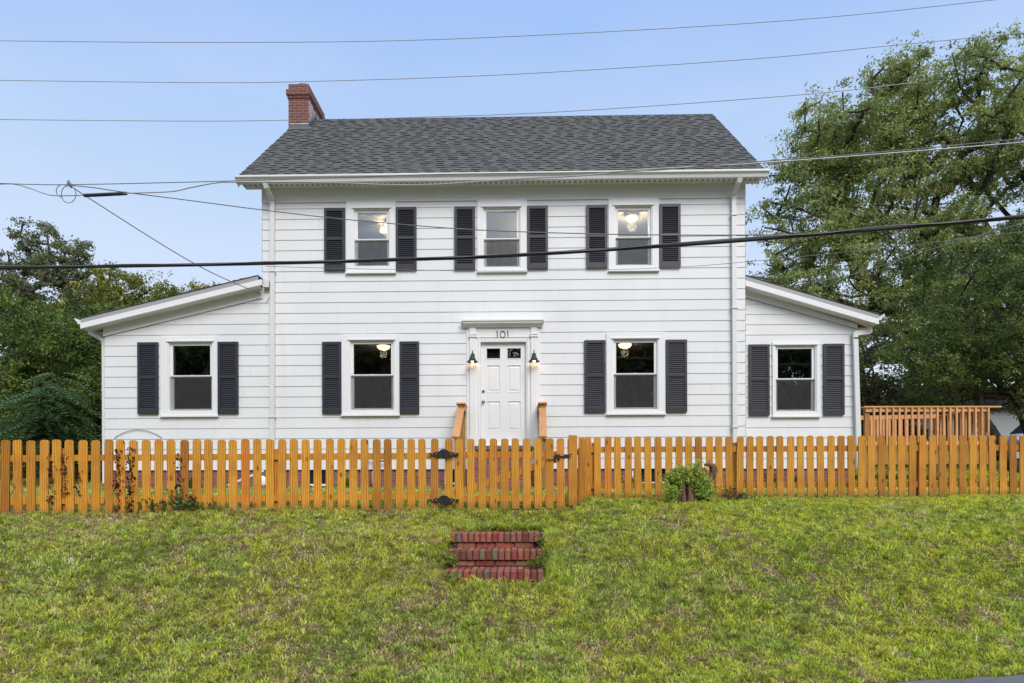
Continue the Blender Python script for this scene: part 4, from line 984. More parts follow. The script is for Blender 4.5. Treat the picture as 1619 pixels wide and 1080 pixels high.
# ------------------------------------------------------------------ foliage generators
def leaves(pts, size, rs, droop=0.3, aspect=0.5, colA=(0.05, 0.09, 0.02), colB=(0.12, 0.16, 0.03), tone=None, nrm_up=0.5):
    n = len(pts)
    d = rs.normal(size=(n, 3)); d[:, 2] -= droop; d /= np.linalg.norm(d, axis=1)[:, None]
    up = rs.normal(size=(n, 3)) * 0.7; up[:, 2] += nrm_up; s = np.cross(d, up); s /= np.linalg.norm(s, axis=1)[:, None] + 1e-9
    L_ = (size * rs.uniform(0.65, 1.3, n))[:, None]; w = L_ * aspect * 0.5
    nr = np.cross(s, d)
    a = pts; b = pts + d * L_ * 0.45 + s * w + nr * L_ * 0.06; c = pts + d * L_ - nr * L_ * 0.10; e = pts + d * L_ * 0.45 - s * w + nr * L_ * 0.06
    V = np.stack([a, b, c, e], 1).reshape(-1, 3); k = np.arange(n) * 4
    F = np.concatenate([np.stack([k, k + 1, k + 2], 1), np.stack([k, k + 2, k + 3], 1)], 0)
    t = rs.beta(2, 2, n)[:, None] if tone is None else np.clip(tone[:, None] + rs.normal(0, .15, (n, 1)), 0, 1)
    col = np.array(colA) * (1 - t) + np.array(colB) * t; col = col * rs.uniform(0.75, 1.25, (n, 1))
    return V, F, np.concatenate([col, col], 0)

def make_tree(name, label, cat, base, fork_h, crown, n_clump, clump_r, per, leaf, colA, colB, seed, trunk_r=0.25, group=None,
              lean=(0, 0), flat=0.65, droop=0.3, min_r=0.35, limbs=True, mode='shell', shape_noise=0.35, aspect=0.5, lobes=None):
    """crown: list of ellipsoids (cx,cy,cz,rx,ry,rz) in world space"""
    rs = np.random.RandomState(seed); base = np.array(base, float)
    t = empty(name, label, cat, tuple(base), group)
    C = []; vols = np.array([e[3] * e[4] * e[5] for e in crown]); vols = vols ** 0.8; vols = vols / vols.sum()
    while len(C) < n_clump:
        e = crown[rs.choice(len(crown), p=vols)]; u = rs.normal(size=3); u /= np.linalg.norm(u)
        r = rs.uniform(min_r, 1) ** 0.6 if mode == 'shell' else rs.uniform(0, 1) ** 0.333
        r *= 1 + shape_noise * (float(vnoise(u[0] * 2 + seed, u[2] * 2 + u[1] * 1.3, 1.6)) - 0.5)
        p = np.array(e[:3]) + u * r * np.array(e[3:6])
        if p[2] < gp(p[0], p[1]) + 0.15: continue
        C.append(p)
    C = np.array(C)
    # skeleton
    fork = base + np.array([lean[0], lean[1], fork_h])
    if limbs:
        nodes = [base - np.array([0, 0, 0.4]), base + (fork - base) * 0.33 + rs.normal(0, .05, 3), base + (fork - base) * 0.66 + rs.normal(0, .06, 3), fork]
        par = [-1, 0, 1, 2]
        mid = C.mean(0)
        # leader
        nodes.append(fork + (mid - fork) * 0.5 + rs.normal(0, .2, 3)); par.append(3); nodes.append(mid + rs.normal(0, .2, 3)); par.append(4)
        order = np.argsort(np.linalg.norm(C - fork, axis=1)); tips = []
        for i in order:
            N = np.array(nodes); d = np.linalg.norm(N - C[i], axis=1); d[:3] += 99
            cost = d + 0.35 * np.linalg.norm(N - fork, axis=1) * 0.6
            cost = np.where(N[:, 2] > C[i][2] + 0.3, cost + (N[:, 2] - C[i][2]) * 0.8, cost)
            j = int(np.argmin(cost)); q = N[j]; L0 = np.linalg.norm(C[i] - q)
            k = max(1, min(5, int(L0 / (0.9 if L0 > 2 else 0.7)))); pj = j
            for s_ in range(1, k + 1):
                f = s_ / k; p = q + (C[i] - q) * f; 
                if s_ < k: p = p + rs.normal(0, 0.06 * L0 / k + 0.02, 3); p[2] += 0.10 * L0 * math.sin(f * math.pi) * 0.5
                nodes.append(p); par.append(pj); pj = len(nodes) - 1
        N = np.array(nodes); cnt = np.zeros(len(N)); cnt[:] = 0
        ch = [[] for _ in N]
        for i, p in enumerate(par):
            if p >= 0: ch[p].append(i)
        for i in range(len(N) - 1, -1, -1):
            cnt[i] = max(1, sum(cnt[c] for c in ch[i]))
        rad = trunk_r * (cnt / cnt[0]) ** 0.45; rad = np.maximum(rad, 0.012); rad[0] = trunk_r * 1.25
        mb = MB(); done = set()
        def chain(i):
            path = [par[i], i]
            while ch[path[-1]]: path.append(max(ch[path[-1]], key=lambda c: cnt[c]))
            return path
        starts = [1]
        while starts:
            s0 = starts.pop(); pth = chain(s0)
            rr_ = [min(rad[p], rad[pth[1]]) if q == 0 else rad[p] for q, p in enumerate(pth)]
            mb.tube([tuple(N[p]) for p in pth], rr_, 9 if rr_[0] > 0.08 else 5, None, True)
            for p in pth[1:]:
                kids = sorted(ch[p], key=lambda c: -cnt[c])[1:]
                starts.extend(kids)
        tr = mb.build('trunk', M['bark'], t, True); tr.matrix_parent_inverse = Matrix.Translation(-Vector(base))
    # leaves
    P_ = []; T_ = []
    for c in C:
        cr = clump_r * rs.uniform(0.6, 1.35); n = int(per * rs.uniform(0.6, 1.4)); sub = rs.randint(4, 9)
        sc = rs.normal(0, 0.42, (sub, 3)) * np.array([cr, cr, cr * flat]); idx = rs.randint(0, sub, n)
        P_.append(c + sc[idx] + rs.normal(0, 0.19, (n, 3)) * np.array([cr, cr, cr * flat])); T_.append(np.full(n, rs.uniform(0.08, 0.88)))
    P_ = np.concatenate(P_); T_ = np.concatenate(T_)
    V, F, c = leaves(P_, leaf, rs, droop, aspect, colA, colB, T_)
    o = np_mesh('crown', V, F, c, M['leaf'], t); o.matrix_parent_inverse = Matrix.Translation(-Vector(base)) 
    return t

# big oak on the right
make_tree('oak_tree', 'tall broad oak with airy crown rising behind the right wing', 'tree', (18.2, 14.2, 2.9), 4.6,
          [(12.2, 13.8, 14.0, 2.2, 2.6, 3.0), (12.7, 14.0, 16.0, 1.8, 2.0, 2.2), (15.3, 14.0, 17.8, 1.9, 2.0, 2.0), (14.8, 14, 16.0, 2.5, 3, 3.2), (18.4, 14.5, 16.8, 3.1, 3.4, 3.5), (22.6, 14.5, 16.6, 3.6, 3.6, 3.9), (11.7, 13.6, 9.8, 2.5, 2.8, 3.6), (16, 14, 11.8, 4.2, 3, 3.4), (24.5, 14.5, 11, 4.2, 4, 5), (17.5, 13.5, 9.0, 4.8, 3, 2.8)],
          1380, 0.70, 210, 0.125, (0.17, 0.22, 0.06), (0.42, 0.48, 0.16), 101, trunk_r=0.55, lean=(0.1, 0), flat=0.55, min_r=0.1, shape_noise=0.5)
make_tree('tree', 'dark mass of trees behind the oak low on the right', 'tree', (16.0, 21.0, 3.0), 2.5,
          [(13.0, 21, 6.2, 4.5, 2, 3.8), (19.0, 21, 6.6, 4.8, 2, 4.2), (25.5, 21, 7, 5, 2, 4.5)], 240, 1.1, 110, 0.26, (0.05, 0.08, 0.02), (0.12, 0.16, 0.035), 102, trunk_r=0.3, flat=0.8)
# nearer tree right, dark and dense
myrtle = make_tree('myrtle_tree', 'dense dark leafy tree with two leaning trunks behind the deck', 'tree', (14.35, 4.9, 2.0), 2.0,
          [(12.9, 4.8, 6.1, 3.0, 2.4, 2.2), (10.9, 4.6, 5.2, 1.8, 1.8, 1.55), (14.6, 5.0, 7.2, 2.6, 2.4, 2.5), (13.0, 5.0, 4.6, 2.6, 2.0, 1.1), (15.6, 5.0, 5.6, 2.2, 2.2, 2.0)],
          700, 0.42, 135, 0.085, (0.045, 0.085, 0.02), (0.20, 0.27, 0.06), 103, trunk_r=0.20, lean=(-0.7, -0.1), flat=0.6, min_r=0.2, aspect=0.42)
make_tree('shrub', 'brownish green bush rising behind the corner of the right wing', 'shrub', (9.2, 6.6, 2.1), 0.8,
          [(9.3, 6.6, 4.4, 1.3, 1.2, 1.75), (10.3, 6.8, 3.7, 1.5, 1.2, 1.3)], 150, 0.40, 90, 0.10, (0.045, 0.055, 0.018), (0.15, 0.125, 0.055), 104, trunk_r=0.06, flat=0.8)
make_tree('shrub', 'fresh green bush low between the deck and the dark tree', 'shrub', (11.6, 7.4, 2.2), 0.6,
          [(11.4, 7.4, 3.7, 1.2, 1.0, 1.0), (13.0, 7.8, 3.6, 1.4, 1.0, 1.1)], 90, 0.36, 80, 0.10, (0.04, 0.07, 0.016), (0.14, 0.19, 0.03), 105, trunk_r=0.05, flat=0.7)
lt = MB(); lt.tube([(13.35, 4.5, 1.9), (13.0, 4.5, 2.5), (12.7, 4.5, 3.0), (12.45, 4.55, 3.5), (12.3, 4.6, 4.4)], [0.17, 0.15, 0.13, 0.10, 0.05], 9)
lt = lt.build('trunk', M['bark'], myrtle, True); lt.matrix_parent_inverse = Matrix.Translation(-Vector((14.35, 4.9, 2.0)))
# left side trees
make_tree('oak_tree', 'hazy tall tree standing far off at the left edge', 'tree', (-23.6, 20.5, 3.1), 4.5,
          [(-25.7, 20.5, 14.6, 1.5, 1.5, 1.5), (-24.0, 20.5, 13.5, 1.5, 1.4, 1.5), (-25.6, 20.5, 12.2, 2.2, 1.8, 1.7), (-23.2, 20.5, 11.6, 1.3, 1.4, 1.4), (-28.2, 20.5, 12.0, 2.0, 1.8, 2.0), (-25.0, 20.5, 9.6, 3.0, 2, 1.6)],
          330, 0.55, 120, 0.15, (0.12, 0.15, 0.07), (0.24, 0.27, 0.12), 106, trunk_r=0.35, lean=(0.4, 0), flat=0.6, min_r=0.2, shape_noise=0.5)
HG = 'overgrown trees along the left side of the yard'
make_tree('hedge_tree', 'bright green overgrown tree at the left edge, nearest the frame', 'tree', (-13.8, 3.3, 2.0), 1.0, [(-13.6, 3.3, 4.4, 2.0, 1.6, 2.5), (-12.6, 3.6, 3.4, 1.7, 1.3, 1.7)], 390, 0.38, 150, 0.076, (0.05, 0.09, 0.018), (0.28, 0.37, 0.07), 107, trunk_r=0.10, group=HG, flat=0.7, min_r=0.45)
make_tree('hedge_tree', 'dark green overgrown tree second from the left edge', 'tree', (-11.6, 3.9, 2.0), 1.0, [(-11.7, 3.9, 4.3, 1.8, 1.5, 2.45), (-11.0, 3.6, 3.2, 1.5, 1.2, 1.6)], 400, 0.38, 150, 0.076, (0.03, 0.06, 0.016), (0.22, 0.31, 0.055), 108, trunk_r=0.10, group=HG, flat=0.7, min_r=0.45)
make_tree('hedge_tree', 'yellow green overgrown tree against the left wing corner', 'tree', (-9.9, 4.6, 2.1), 1.0, [(-9.9, 4.6, 4.5, 1.6, 1.4, 2.5), (-9.5, 4.2, 3.2, 1.3, 1.1, 1.6)], 390, 0.36, 150, 0.076, (0.035, 0.065, 0.016), (0.24, 0.31, 0.045), 109, trunk_r=0.10, group=HG, flat=0.7, min_r=0.45)
make_tree('hedge_tree', 'yellowish treetop showing above the left wing roof', 'tree', (-12.4, 8.2, 2.4), 1.5, [(-13.2, 8.2, 6.9, 1.9, 1.4, 2.1), (-11.0, 8.3, 6.5, 1.8, 1.2, 2.1)], 330, 0.40, 110, 0.10, (0.09, 0.12, 0.016), (0.42, 0.40, 0.04), 110, trunk_r=0.12, group=HG, flat=0.7, min_r=0.4)
make_tree('hedge_tree', 'shaded tree filling the gap behind the left overgrown trees', 'tree', (-14.0, 7.5, 2.3), 1.5, [(-14.0, 7.5, 5.0, 3.4, 1.5, 2.9), (-10.4, 7.5, 4.5, 2.2, 1.4, 2.7)], 520, 0.6, 110, 0.14, (0.03, 0.055, 0.014), (0.12, 0.17, 0.03), 111, trunk_r=0.12, group=HG, flat=0.8, min_r=0.2)

# sumac: arching compound fronds
def sumac(base, label, seed, R=1.3, Hh=1.7, nf=46, group=None):
    rs = np.random.RandomState(seed); t = empty('sumac_shrub', label, 'shrub', tuple(base)); b = Vector(base)
    st = MB(); PV = []; PF = []; PC = []; k = 0
    for s_ in range(7):
        top = b + Vector((rs.uniform(-R * .5, R * .5), rs.uniform(-.4, .4), Hh * rs.uniform(0.55, 1.0)))
        mid = b + (top - b) * 0.5 + Vector((rs.uniform(-.1, .1), 0, 0.1)); st.tube([b, mid, top], [0.02, 0.015, 0.008], 5)
        for f in range(nf // 3):
            hgt = rs.uniform(0.35, 1.0); o = b + (top - b) * hgt; az = rs.uniform(0, 2 * math.pi); Lf = rs.uniform(0.5, 0.95)
            d = Vector((math.cos(az), math.sin(az), 0)); tilt = rs.uniform(-.1, .35)
            for q in range(9):
                tt = 0.2 + 0.8 * q / 8; p = o + d * Lf * tt + Vector((0, 0, Lf * (tilt * tt - 0.45 * tt * tt)))
                for sd in (-1, 1):
                    w = Vector((-d.y, d.x, 0)) * sd; ll = 0.17 * (1 - 0.45 * abs(tt - .5)) ; a_ = p; c_ = p + w * ll + d * 0.04 - Vector((0, 0, ll * 0.3)); m1 = p + w * ll * .45 + d * 0.038; m2 = p + w * ll * .45 - d * 0.026
                    PV += [a_[:], m1[:], c_[:], m2[:]]; PF += [(k, k + 1, k + 2), (k, k + 2, k + 3)]; k += 4
                    cc = np.array([0.15, 0.24, 0.11]) * rs.uniform(0.7, 1.35); PC += [cc, cc]
    s = st.build('stem', M['bark'], t); s.matrix_parent_inverse = Matrix.Translation(-b)
    o = np_mesh('foliage', np.array(PV), np.array(PF), np.array(PC), M['leaf'], t); o.matrix_parent_inverse = Matrix.Translation(-b)
sumac((-10.7, 1.1, 1.6), 'sumac shrub with layered drooping fronds at far left behind the fence', 61, 1.7, 2.7, 96)
sumac((-9.3, 1.7, 1.6), 'smaller shaded sumac shrub close to the left wing corner', 62, 0.8, 1.3, 40)

# ------------------------------------------------------------------ stump with shoots
t = empty('tree_stump', 'old weathered tree stump at the foot of the right fence', 'stump', (2.55, -4.25, 1.33)); SB = Vector((2.55, -4.25, 1.33))
def lump(mb, c, r0, r1, h, n=22, m_=9, seed=0, ridge=0.24):
    rs = random.Random(seed); ph = [rs.uniform(0, 6.28) for _ in range(4)]; b = len(mb.v)
    for i in range(m_ + 1):
        f = i / m_; 
        for k in range(n):
            a = 2 * math.pi * k / n
            rr_ = (r0 + (r1 - r0) * f) * (1 + ridge * math.sin(5 * a + ph[0]) + ridge * .6 * math.sin(9 * a + ph[1] + f * 2) + 0.35 * (1 - f) ** 3)
            zz_ = h * f * (1 + (0.22 * math.sin(3 * a + ph[2]) + rs.uniform(-.08, .08)) * (f > .8))
            mb.v.append((c[0] + rr_ * math.cos(a), c[1] + rr_ * math.sin(a), c[2] + zz_))
    for i in range(m_):
        for k in range(n):
            k2 = (k + 1) % n; mb.f.append((b + i * n + k, b + i * n + k2, b + (i + 1) * n + k2, b + (i + 1) * n + k)); mb.c.append(None)
    mb.f.append(tuple(b + m_ * n + k for k in range(n))); mb.c.append(None)
m = MB(); lump(m, (2.08, -4.28, 1.22), 0.10, 0.105, 0.36, seed=1); lump(m, (2.27, -4.25, 1.22), 0.12, 0.11, 0.36, seed=2); lump(m, (2.47, -4.2, 1.22), 0.08, 0.05, 0.48, seed=3)
o = m.build('stump_base', M['stumpbark'], t, True); o.matrix_parent_inverse = Matrix.Translation(-SB)
m = MB(); m.tube([(2.50, -4.2, 1.60), (2.555, -4.2, 1.68), (2.58, -4.2, 1.75), (2.56, -4.2, 1.81), (2.51, -4.22, 1.84), (2.44, -4.22, 1.825)], [0.035, 0.048, 0.052, 0.045, 0.036, 0.012], 10)
m.tube([(2.52, -4.2, 1.83), (2.515, -4.2, 1.885)], [0.028, 0.012], 8)
o = m.build('gnarled_limb', M['stumpbark'], t, True); o.matrix_parent_inverse = Matrix.Translation(-SB)
def shoots(name, label, base, blobs, nl, leaf, cA, cB, seed, nst=30, cat='shrub', stem=0.004):
    rs = np.random.RandomState(seed); t = empty(name, label, cat, base); b = Vector(base); P_ = []; st = MB()
    for k in range(nst):
        e = blobs[rs.randint(len(blobs))]; tip = Vector([e[i] + rs.normal(0, .5) * e[3 + i] for i in range(3)]); 
        root = Vector((e[0] + rs.normal(0, .25) * e[3], e[1], base[2])); root = b * 0.5 + root * 0.5; root.z = base[2]
        md = root.lerp(tip, .5) + Vector((rs.normal(0, .02), rs.normal(0, .02), 0.04)); st.tube([root, md, tip], [stem, stem * .8, stem * .4], 4)
        for j in range(nl // nst):
            f = rs.uniform(0.35, 1.05); q = root.lerp(md, min(1, f * 2)) if f < .5 else md.lerp(tip, (f - .5) * 2); P_.append([q[i] + rs.normal(0, leaf * 0.55) for i in range(3)])
    V, F, c = leaves(np.array(P_), leaf, rs, 0.15, 0.42, cA, cB)
    s = st.build('stem', M['bark'], t); s.matrix_parent_inverse = Matrix.Translation(-b)
    o = np_mesh('foliage', V, F, c, M['leaf'], t); o.matrix_parent_inverse = Matrix.Translation(-b)
shoots('sucker_shrub', 'bright green leafy shoots sprouting over the old stump', (2.2, -4.32, 1.45),
       [(2.16, -4.33, 1.70, .24, .12, .13), (1.97, -4.33, 1.62, .14, .1, .13), (2.38, -4.33, 1.66, .14, .1, .12), (2.42, -4.42, 1.47, .10, .08, .14), (2.22, -4.33, 1.80, .22, .1, .12), (2.05, -4.35, 1.72, .16, .1, .1), (2.44, -4.46, 1.40, .09, .05, .10), (1.94, -4.42, 1.44, .06, .05, .10)], 5400, 0.044, (0.20, 0.31, 0.05), (0.58, 0.68, 0.13), 71, 150)
shoots('vine_plant', 'green climbing weed at the foot of the left fence', (-4.10, -5.13, 1.15),
       [(-4.25, -5.2, 1.42, .15, .05, .12), (-3.95, -5.2, 1.34, .2, .06, .08), (-3.7, -5.2, 1.30, .12, .06, .06), (-4.55, -5.2, 1.35, .12, .04, .08)], 620, 0.05, (0.06, 0.12, 0.03), (0.18, 0.28, 0.06), 72, 36)
shoots('weed', 'small yellowish weed growing right of the stump', (2.85, -3.95, 1.3), [(2.85, -3.95, 1.52, .14, .06, .10), (3.05, -3.95, 1.43, .1, .06, .08)], 260, 0.04, (0.08, 0.10, 0.03), (0.22, 0.22, 0.06), 73, 20)
shoots('flowering_plant', 'yellow green plant on the foundation bed left of the gas meter', (-3.45, -0.5, 1.5), [(-3.45, -0.5, 1.72, .22, .1, .13)], 420, 0.06, (0.12, 0.17, 0.02), (0.36, 0.38, 0.04), 74, 22)
shoots('flowering_plant', 'yellow green plant on the foundation bed right of the door', (2.1, -0.5, 1.5), [(2.1, -0.5, 1.70, .22, .1, .09)], 380, 0.06, (0.12, 0.17, 0.02), (0.36, 0.38, 0.04), 75, 22)
shoots('foundation_plant', 'low dark green plant before the right wing foundation', (5.5, 0.0, 1.5), [(5.4, 0.0, 1.72, .35, .1, .12), (4.9, 0.0, 1.75, .2, .1, .15)], 420, 0.06, (0.03, 0.06, 0.02), (0.09, 0.13, 0.035), 76, 26)
shoots('foundation_plant', 'low dark green plant before the left wing foundation', (-6.6, -0.3, 1.5), [(-6.6, -0.3, 1.68, .2, .1, .10)], 260, 0.06, (0.03, 0.06, 0.02), (0.09, 0.13, 0.035), 77, 20)
shoots('weed', 'tuft of ragged weed growing by the lowest brick step', (0.08, -6.35, 0.66), [(0.10, -6.40, 0.76, .09, .05, .03), (0.2, -6.3, 0.80, .06, .05, .03)], 260, 0.035, (0.09, 0.14, 0.02), (0.24, 0.29, 0.03), 78, 16, stem=0.002)
shoots('weed', 'grassy weed creeping over the left end of the middle brick step', (-0.80, -6.22, 0.66), [(-0.78, -6.27, 0.80, .07, .05, .04), (-0.84, -6.2, 0.84, .06, .05, .04)], 260, 0.04, (0.16, 0.22, 0.05), (0.40, 0.46, 0.10), 91, 20, stem=0.002)
shoots('weed', 'grassy weed creeping over the right end of the top brick step', (0.22, -5.84, 0.86), [(0.20, -5.88, 0.95, .05, .04, .04)], 150, 0.035, (0.16, 0.22, 0.05), (0.40, 0.46, 0.10), 92, 12, stem=0.002)
shoots('weed', 'grassy weed before the left end of the lowest brick step', (-0.70, -6.63, 0.55), [(-0.72, -6.66, 0.64, .10, .04, .035)], 220, 0.04, (0.16, 0.22, 0.05), (0.40, 0.46, 0.10), 93, 16, stem=0.002)
# dead vine remnants on the pickets
def vine(px_list, label, seed):
    rs = np.random.RandomState(seed); t = None; P_ = []; st = MB()
    for (x, z0, z1, n) in px_list:
        y = -4.745 + (x + 1.05) * 0.127 - 0.042
        pts = [(x + rs.uniform(-.03, .03), y - 0.006, z0 + (z1 - z0) * f) for f in np.linspace(0, 1, 7)]; st.tube(pts, 0.0016, 4)
        for _ in range(int(n * 1.5)): P_.append((x + rs.normal(0, .024), y - rs.uniform(0, .012), rs.uniform(z0, z1)))
    b = Vector((px_list[0][0], -5.3, 1.25)); t = empty('dead_vine', label, 'vine', b)
    V, F, c = leaves(np.array(P_), 0.036, rs, 0.9, 0.75, (0.03, 0.014, 0.008), (0.12, 0.04, 0.02))
    s = st.build('stem', M['bark'], t); s.matrix_parent_inverse = Matrix.Translation(-b)
    o = np_mesh('foliage', V, F, c, M['leaf'], t); o.matrix_parent_inverse = Matrix.Translation(-b)
vine([(-5.62, 1.35, 1.95, 30), (-5.47, 1.45, 1.95, 32), (-5.33, 1.45, 1.75, 22)], 'withered dark vine clinging to the leftmost pickets', 81)
vine([(-4.88, 1.26, 2.0, 75), (-4.74, 1.24, 2.03, 95)], 'withered red brown vine on two pickets left of the climbing weed', 82)
vine([(-4.18, 1.3, 1.95, 34), (-4.03, 1.3, 1.5, 20)], 'withered vine trailing down a picket above the green weed', 83)

# yard objects seen through the fence
t = empty('downspout_extension', 'white downspout pipe leaning on the foundation behind the left fence', 'pipe', (-5.5, -0.35, 1.6))
m = MB(); m.bar((-0.35, 0, 0.03), (0.35, 0.0, 0.31), 0.05, 0.035); m.build('pipe', M['trim'], t)
t = empty('watering_can', 'small white and red plastic can standing behind the left fence', 'can', (-5.15, -0.45, 1.53))
m = MB(); m.lathe((0, 0, 0), [(0, 0.07), (0.09, 0.07), (0.10, 0.12), (0.09, 0.24), (0.04, 0.28), (0, 0.28)], 14); m.tube([(0.07, 0, 0.12), (0.16, 0, 0.24), (0.2, 0, 0.27)], 0.015, 6); m.build('can_body', M['trim'], t, True)
m = MB(); m.lathe((0, 0, 0), [(0, 0), (0.092, 0), (0.092, 0.07), (0, 0.07)], 14); m.build('can_base', M['redplastic'], t)
t = empty('garden_stones', 'pale stone lying in the yard grass behind the left fence', 'stone', (-8.2, -1.2, 1.5))
m = MB(); lump(m, (0, 0, 0), 0.10, 0.05, 0.10, 10, 3, 9, 0.1); m.build('stone', M['galv'], t)

# ------------------------------------------------------------------ things far right: garage and car
t = empty('garage', 'white sided outbuilding glimpsed behind the dark tree at the right edge', 'building', (25.0, 17.5, 3.0))
G0 = Vector((25.0, 17.5, 3.0)); m = MB(); siding(m, 19.5, 31, 2.8, 5.4, front(17.5)); o = m.build('wall', M['siding'], t); o.matrix_parent_inverse = Matrix.Translation(-G0)
m = MB(); m.prism([(17.2, 5.35), (20.5, 6.9), (20.5, 6.8), (17.2, 5.25)], 19.2, 31.3, 'x', (0.08, 0.08, 0.085)); m.prism([(23.8, 5.35), (20.5, 6.9), (20.5, 6.8), (23.8, 5.25)], 19.2, 31.3, 'x', (0.08, 0.08, 0.085)); o = m.build('roof', M['shingle'], t); o.matrix_parent_inverse = Matrix.Translation(-G0)
m = MB(); m.box(19.5, 19.6, 17.5, 23.5, 2.8, 5.4); m.box(30.9, 31, 17.5, 23.5, 2.8, 5.4); m.box(19.5, 31, 23.4, 23.5, 2.8, 5.4); o = m.build('side_wall', M['siding'], t); o.matrix_parent_inverse = Matrix.Translation(-G0)
t = empty('parked_car', 'silver grey car parked beyond the deck at the right edge', 'car', (19.0, 10.6, gp(19.0, 10.6)))
def car(t):
    prof = [(-2.15, 0.35), (-2.2, 0.62), (-2.1, 0.80), (-1.2, 0.93), (-0.75, 0.96), (1.5, 0.98), (2.1, 0.93), (2.2, 0.6), (2.15, 0.35)]
    def loft(profs, ws, mat, name):
        m = MB(); n = len(profs[0]); b = 0
        for pf, w in zip(profs, ws): m.v += [(x, w, z) for x, z in pf]
        for i in range(len(profs) - 1):
            for k in range(n):
                k2 = (k + 1) % n; m.f.append((i * n + k, i * n + k2, (i + 1) * n + k2, (i + 1) * n + k)); m.c.append(None)
        m.f.append(tuple(range(n))); m.c.append(None); m.f.append(tuple((len(profs) - 1) * n + k for k in range(n))); m.c.append(None)
        return m.build(name, mat, t, False)
    ins = lambda f, s: [(x * s, 0.35 + (z - 0.35) * f) for x, z in prof]
    loft([ins(.8, .95), prof, prof, ins(.8, .95)], [-0.88, -0.78, 0.78, 0.88], M['carpaint'], 'body')
    top = [(-0.95, 0.94), (-0.35, 1.36), (0.2, 1.45), (0.95, 1.40), (1.7, 0.96)]; sc = [(x * 0.96, 0.94 + (z - 0.94) * 0.05) for x, z in top]
    loft([sc, [(x * .97, z) for x, z in top], [(x * .97, z) for x, z in top], sc], [-0.8, -0.60, 0.60, 0.8], M['darkglass'], 'windows')
    m = MB(); m.box(-0.28, 0.95, -0.58, 0.58, 1.405, 1.47); m.build('car_roof', M['carpaint'], t)
    for x in (-1.4, 1.35):
        for y in (-0.8, 0.8):
            m = MB(); m.tube([(x, y - 0.1, 0.32), (x, y + 0.1, 0.32)], 0.32, 20); w = m.build('wheel', M['tyre'], t)
            m = MB(); m.tube([(x, y - 0.11, 0.32), (x, y + 0.11, 0.32)], 0.19, 14); m.build('rim', M['galv'], w)
    for y in (-0.6, 0.6):
        m = MB(); m.box(-2.2, -2.12, y - 0.15, y + 0.15, 0.62, 0.74); m.build('headlight', M['trim'], t)
car(t); t.rotation_euler.z = 0.25
# utility pole glimpsed between trunks
m = MB(); m.tube([(17.0, 8.0, 2.3), (17.0, 8.0, 5.2)], 0.10, 10)
tag(m.build('fence_post', M['galv']), 'thin grey upright post between the dark trunks at the right edge', 'post')

# ------------------------------------------------------------------ overhead wires
Rc = cam.matrix_world.to_3x3()
def at(px, py, D):
    d = Rc @ Vector(((px - 809.5) / 1000, (780 - py) / 1000, -1.0)); return EYE + d * (D / d.y)
def smooth_pts(P_, k=6):
    out = []
    n = len(P_)
    for i in range(n - 1):
        p0 = P_[max(i - 1, 0)]; p1 = P_[i]; p2 = P_[i + 1]; p3 = P_[min(i + 2, n - 1)]
        for j in range(k):
            t_ = j / k; out.append(0.5 * ((2 * p1) + (-p0 + p2) * t_ + (2 * p0 - 5 * p1 + 4 * p2 - p3) * t_ ** 2 + (-p0 + 3 * p1 - 3 * p2 + p3) * t_ ** 3))
    out.append(P_[-1]); return out
def wire(name, label, pl, D0, D1, r, mat, cat='wire', ext=True, group=None):
    x0, x1 = pl[0][0], pl[-1][0]
    P_ = [at(a, b, D0 + (D1 - D0) * (a - x0) / (x1 - x0)) for a, b in pl]
    if ext:
        pass
    P_ = smooth_pts(P_)
    if ext: P_ = [P_[0] + (P_[0] - P_[1]).normalized() * 12] + P_ + [P_[-1] + (P_[-1] - P_[-2]).normalized() * 14]
    m = MB(); m.tube(P_, r, 6); o = m.build(name, M[mat], None, True); return tag(o, label, cat, group)
wire('power_line', 'topmost thin power line across the sky', [(0, 64.5), (300, 67), (640, 64), (1000, 48), (1300, 28), (1560, 1)], 22, 20, 0.011, 'cable_pale', 'power line')
wire('power_line', 'second thin power line, passing just above the chimney top', [(0, 127), (300, 130.5), (480, 129), (800, 118), (1180, 94), (1400, 73), (1619, 52)], 22, 20, 0.011, 'cable_pale', 'power line')
wire('power_line', 'third thin power line, hidden behind the chimney and meeting the oak', [(0, 189), (300, 191.5), (455, 190), (640, 186), (900, 176), (1265, 150), (1450, 130)], 22, 20, 0.011, 'cable_pale', 'power line', ext=False)
wire('telephone_cable', 'thick black bundled cable crossing before the upper windows', [(0, 423.5), (210, 420.5), (420, 416.5), (620, 411), (810, 404), (1070, 387.5), (1200, 378), (1400, 361.5), (1619, 343)], 10.3, 8.4, 0.026, 'cable_black', 'cable')
wire('messenger_wire', 'thin steel strand wound along the thick black cable', [(0, 420.3), (110, 420.6), (210, 417.6), (320, 417.9), (420, 413.8), (520, 413), (620, 408.3), (720, 406.6), (810, 401.4), (940, 395.6), (1070, 384.2), (1200, 374.4), (1300, 368.8), (1400, 357.4), (1500, 352.2), (1619, 339.4)], 10.27, 8.37, 0.006, 'cable_grey', 'wire')
wire('service_cable', 'silver cable sagging past the gutter and rising right', [(0, 291), (22, 291), (45, 297), (70, 306), (85, 309), (120, 309), (205, 305.5), (270, 303), (300, 297), (340, 289.5), (373, 288), (505, 288.5), (620, 292.3), (700, 291), (800, 284), (923, 277.5), (1010, 268.5), (1133, 262), (1220, 256.5), (1400, 243), (1619, 225)], 9.8, 8.2, 0.0085, 'cable_silver', 'cable')
wire('service_wire', 'thin upper service wire just above the silver cable', [(0, 290), (108, 292), (373, 286), (560, 280), (700, 275.5), (1000, 271), (1133, 260.5), (1400, 240), (1619, 219)], 9.75, 8.15, 0.006, 'cable_grey', 'wire')
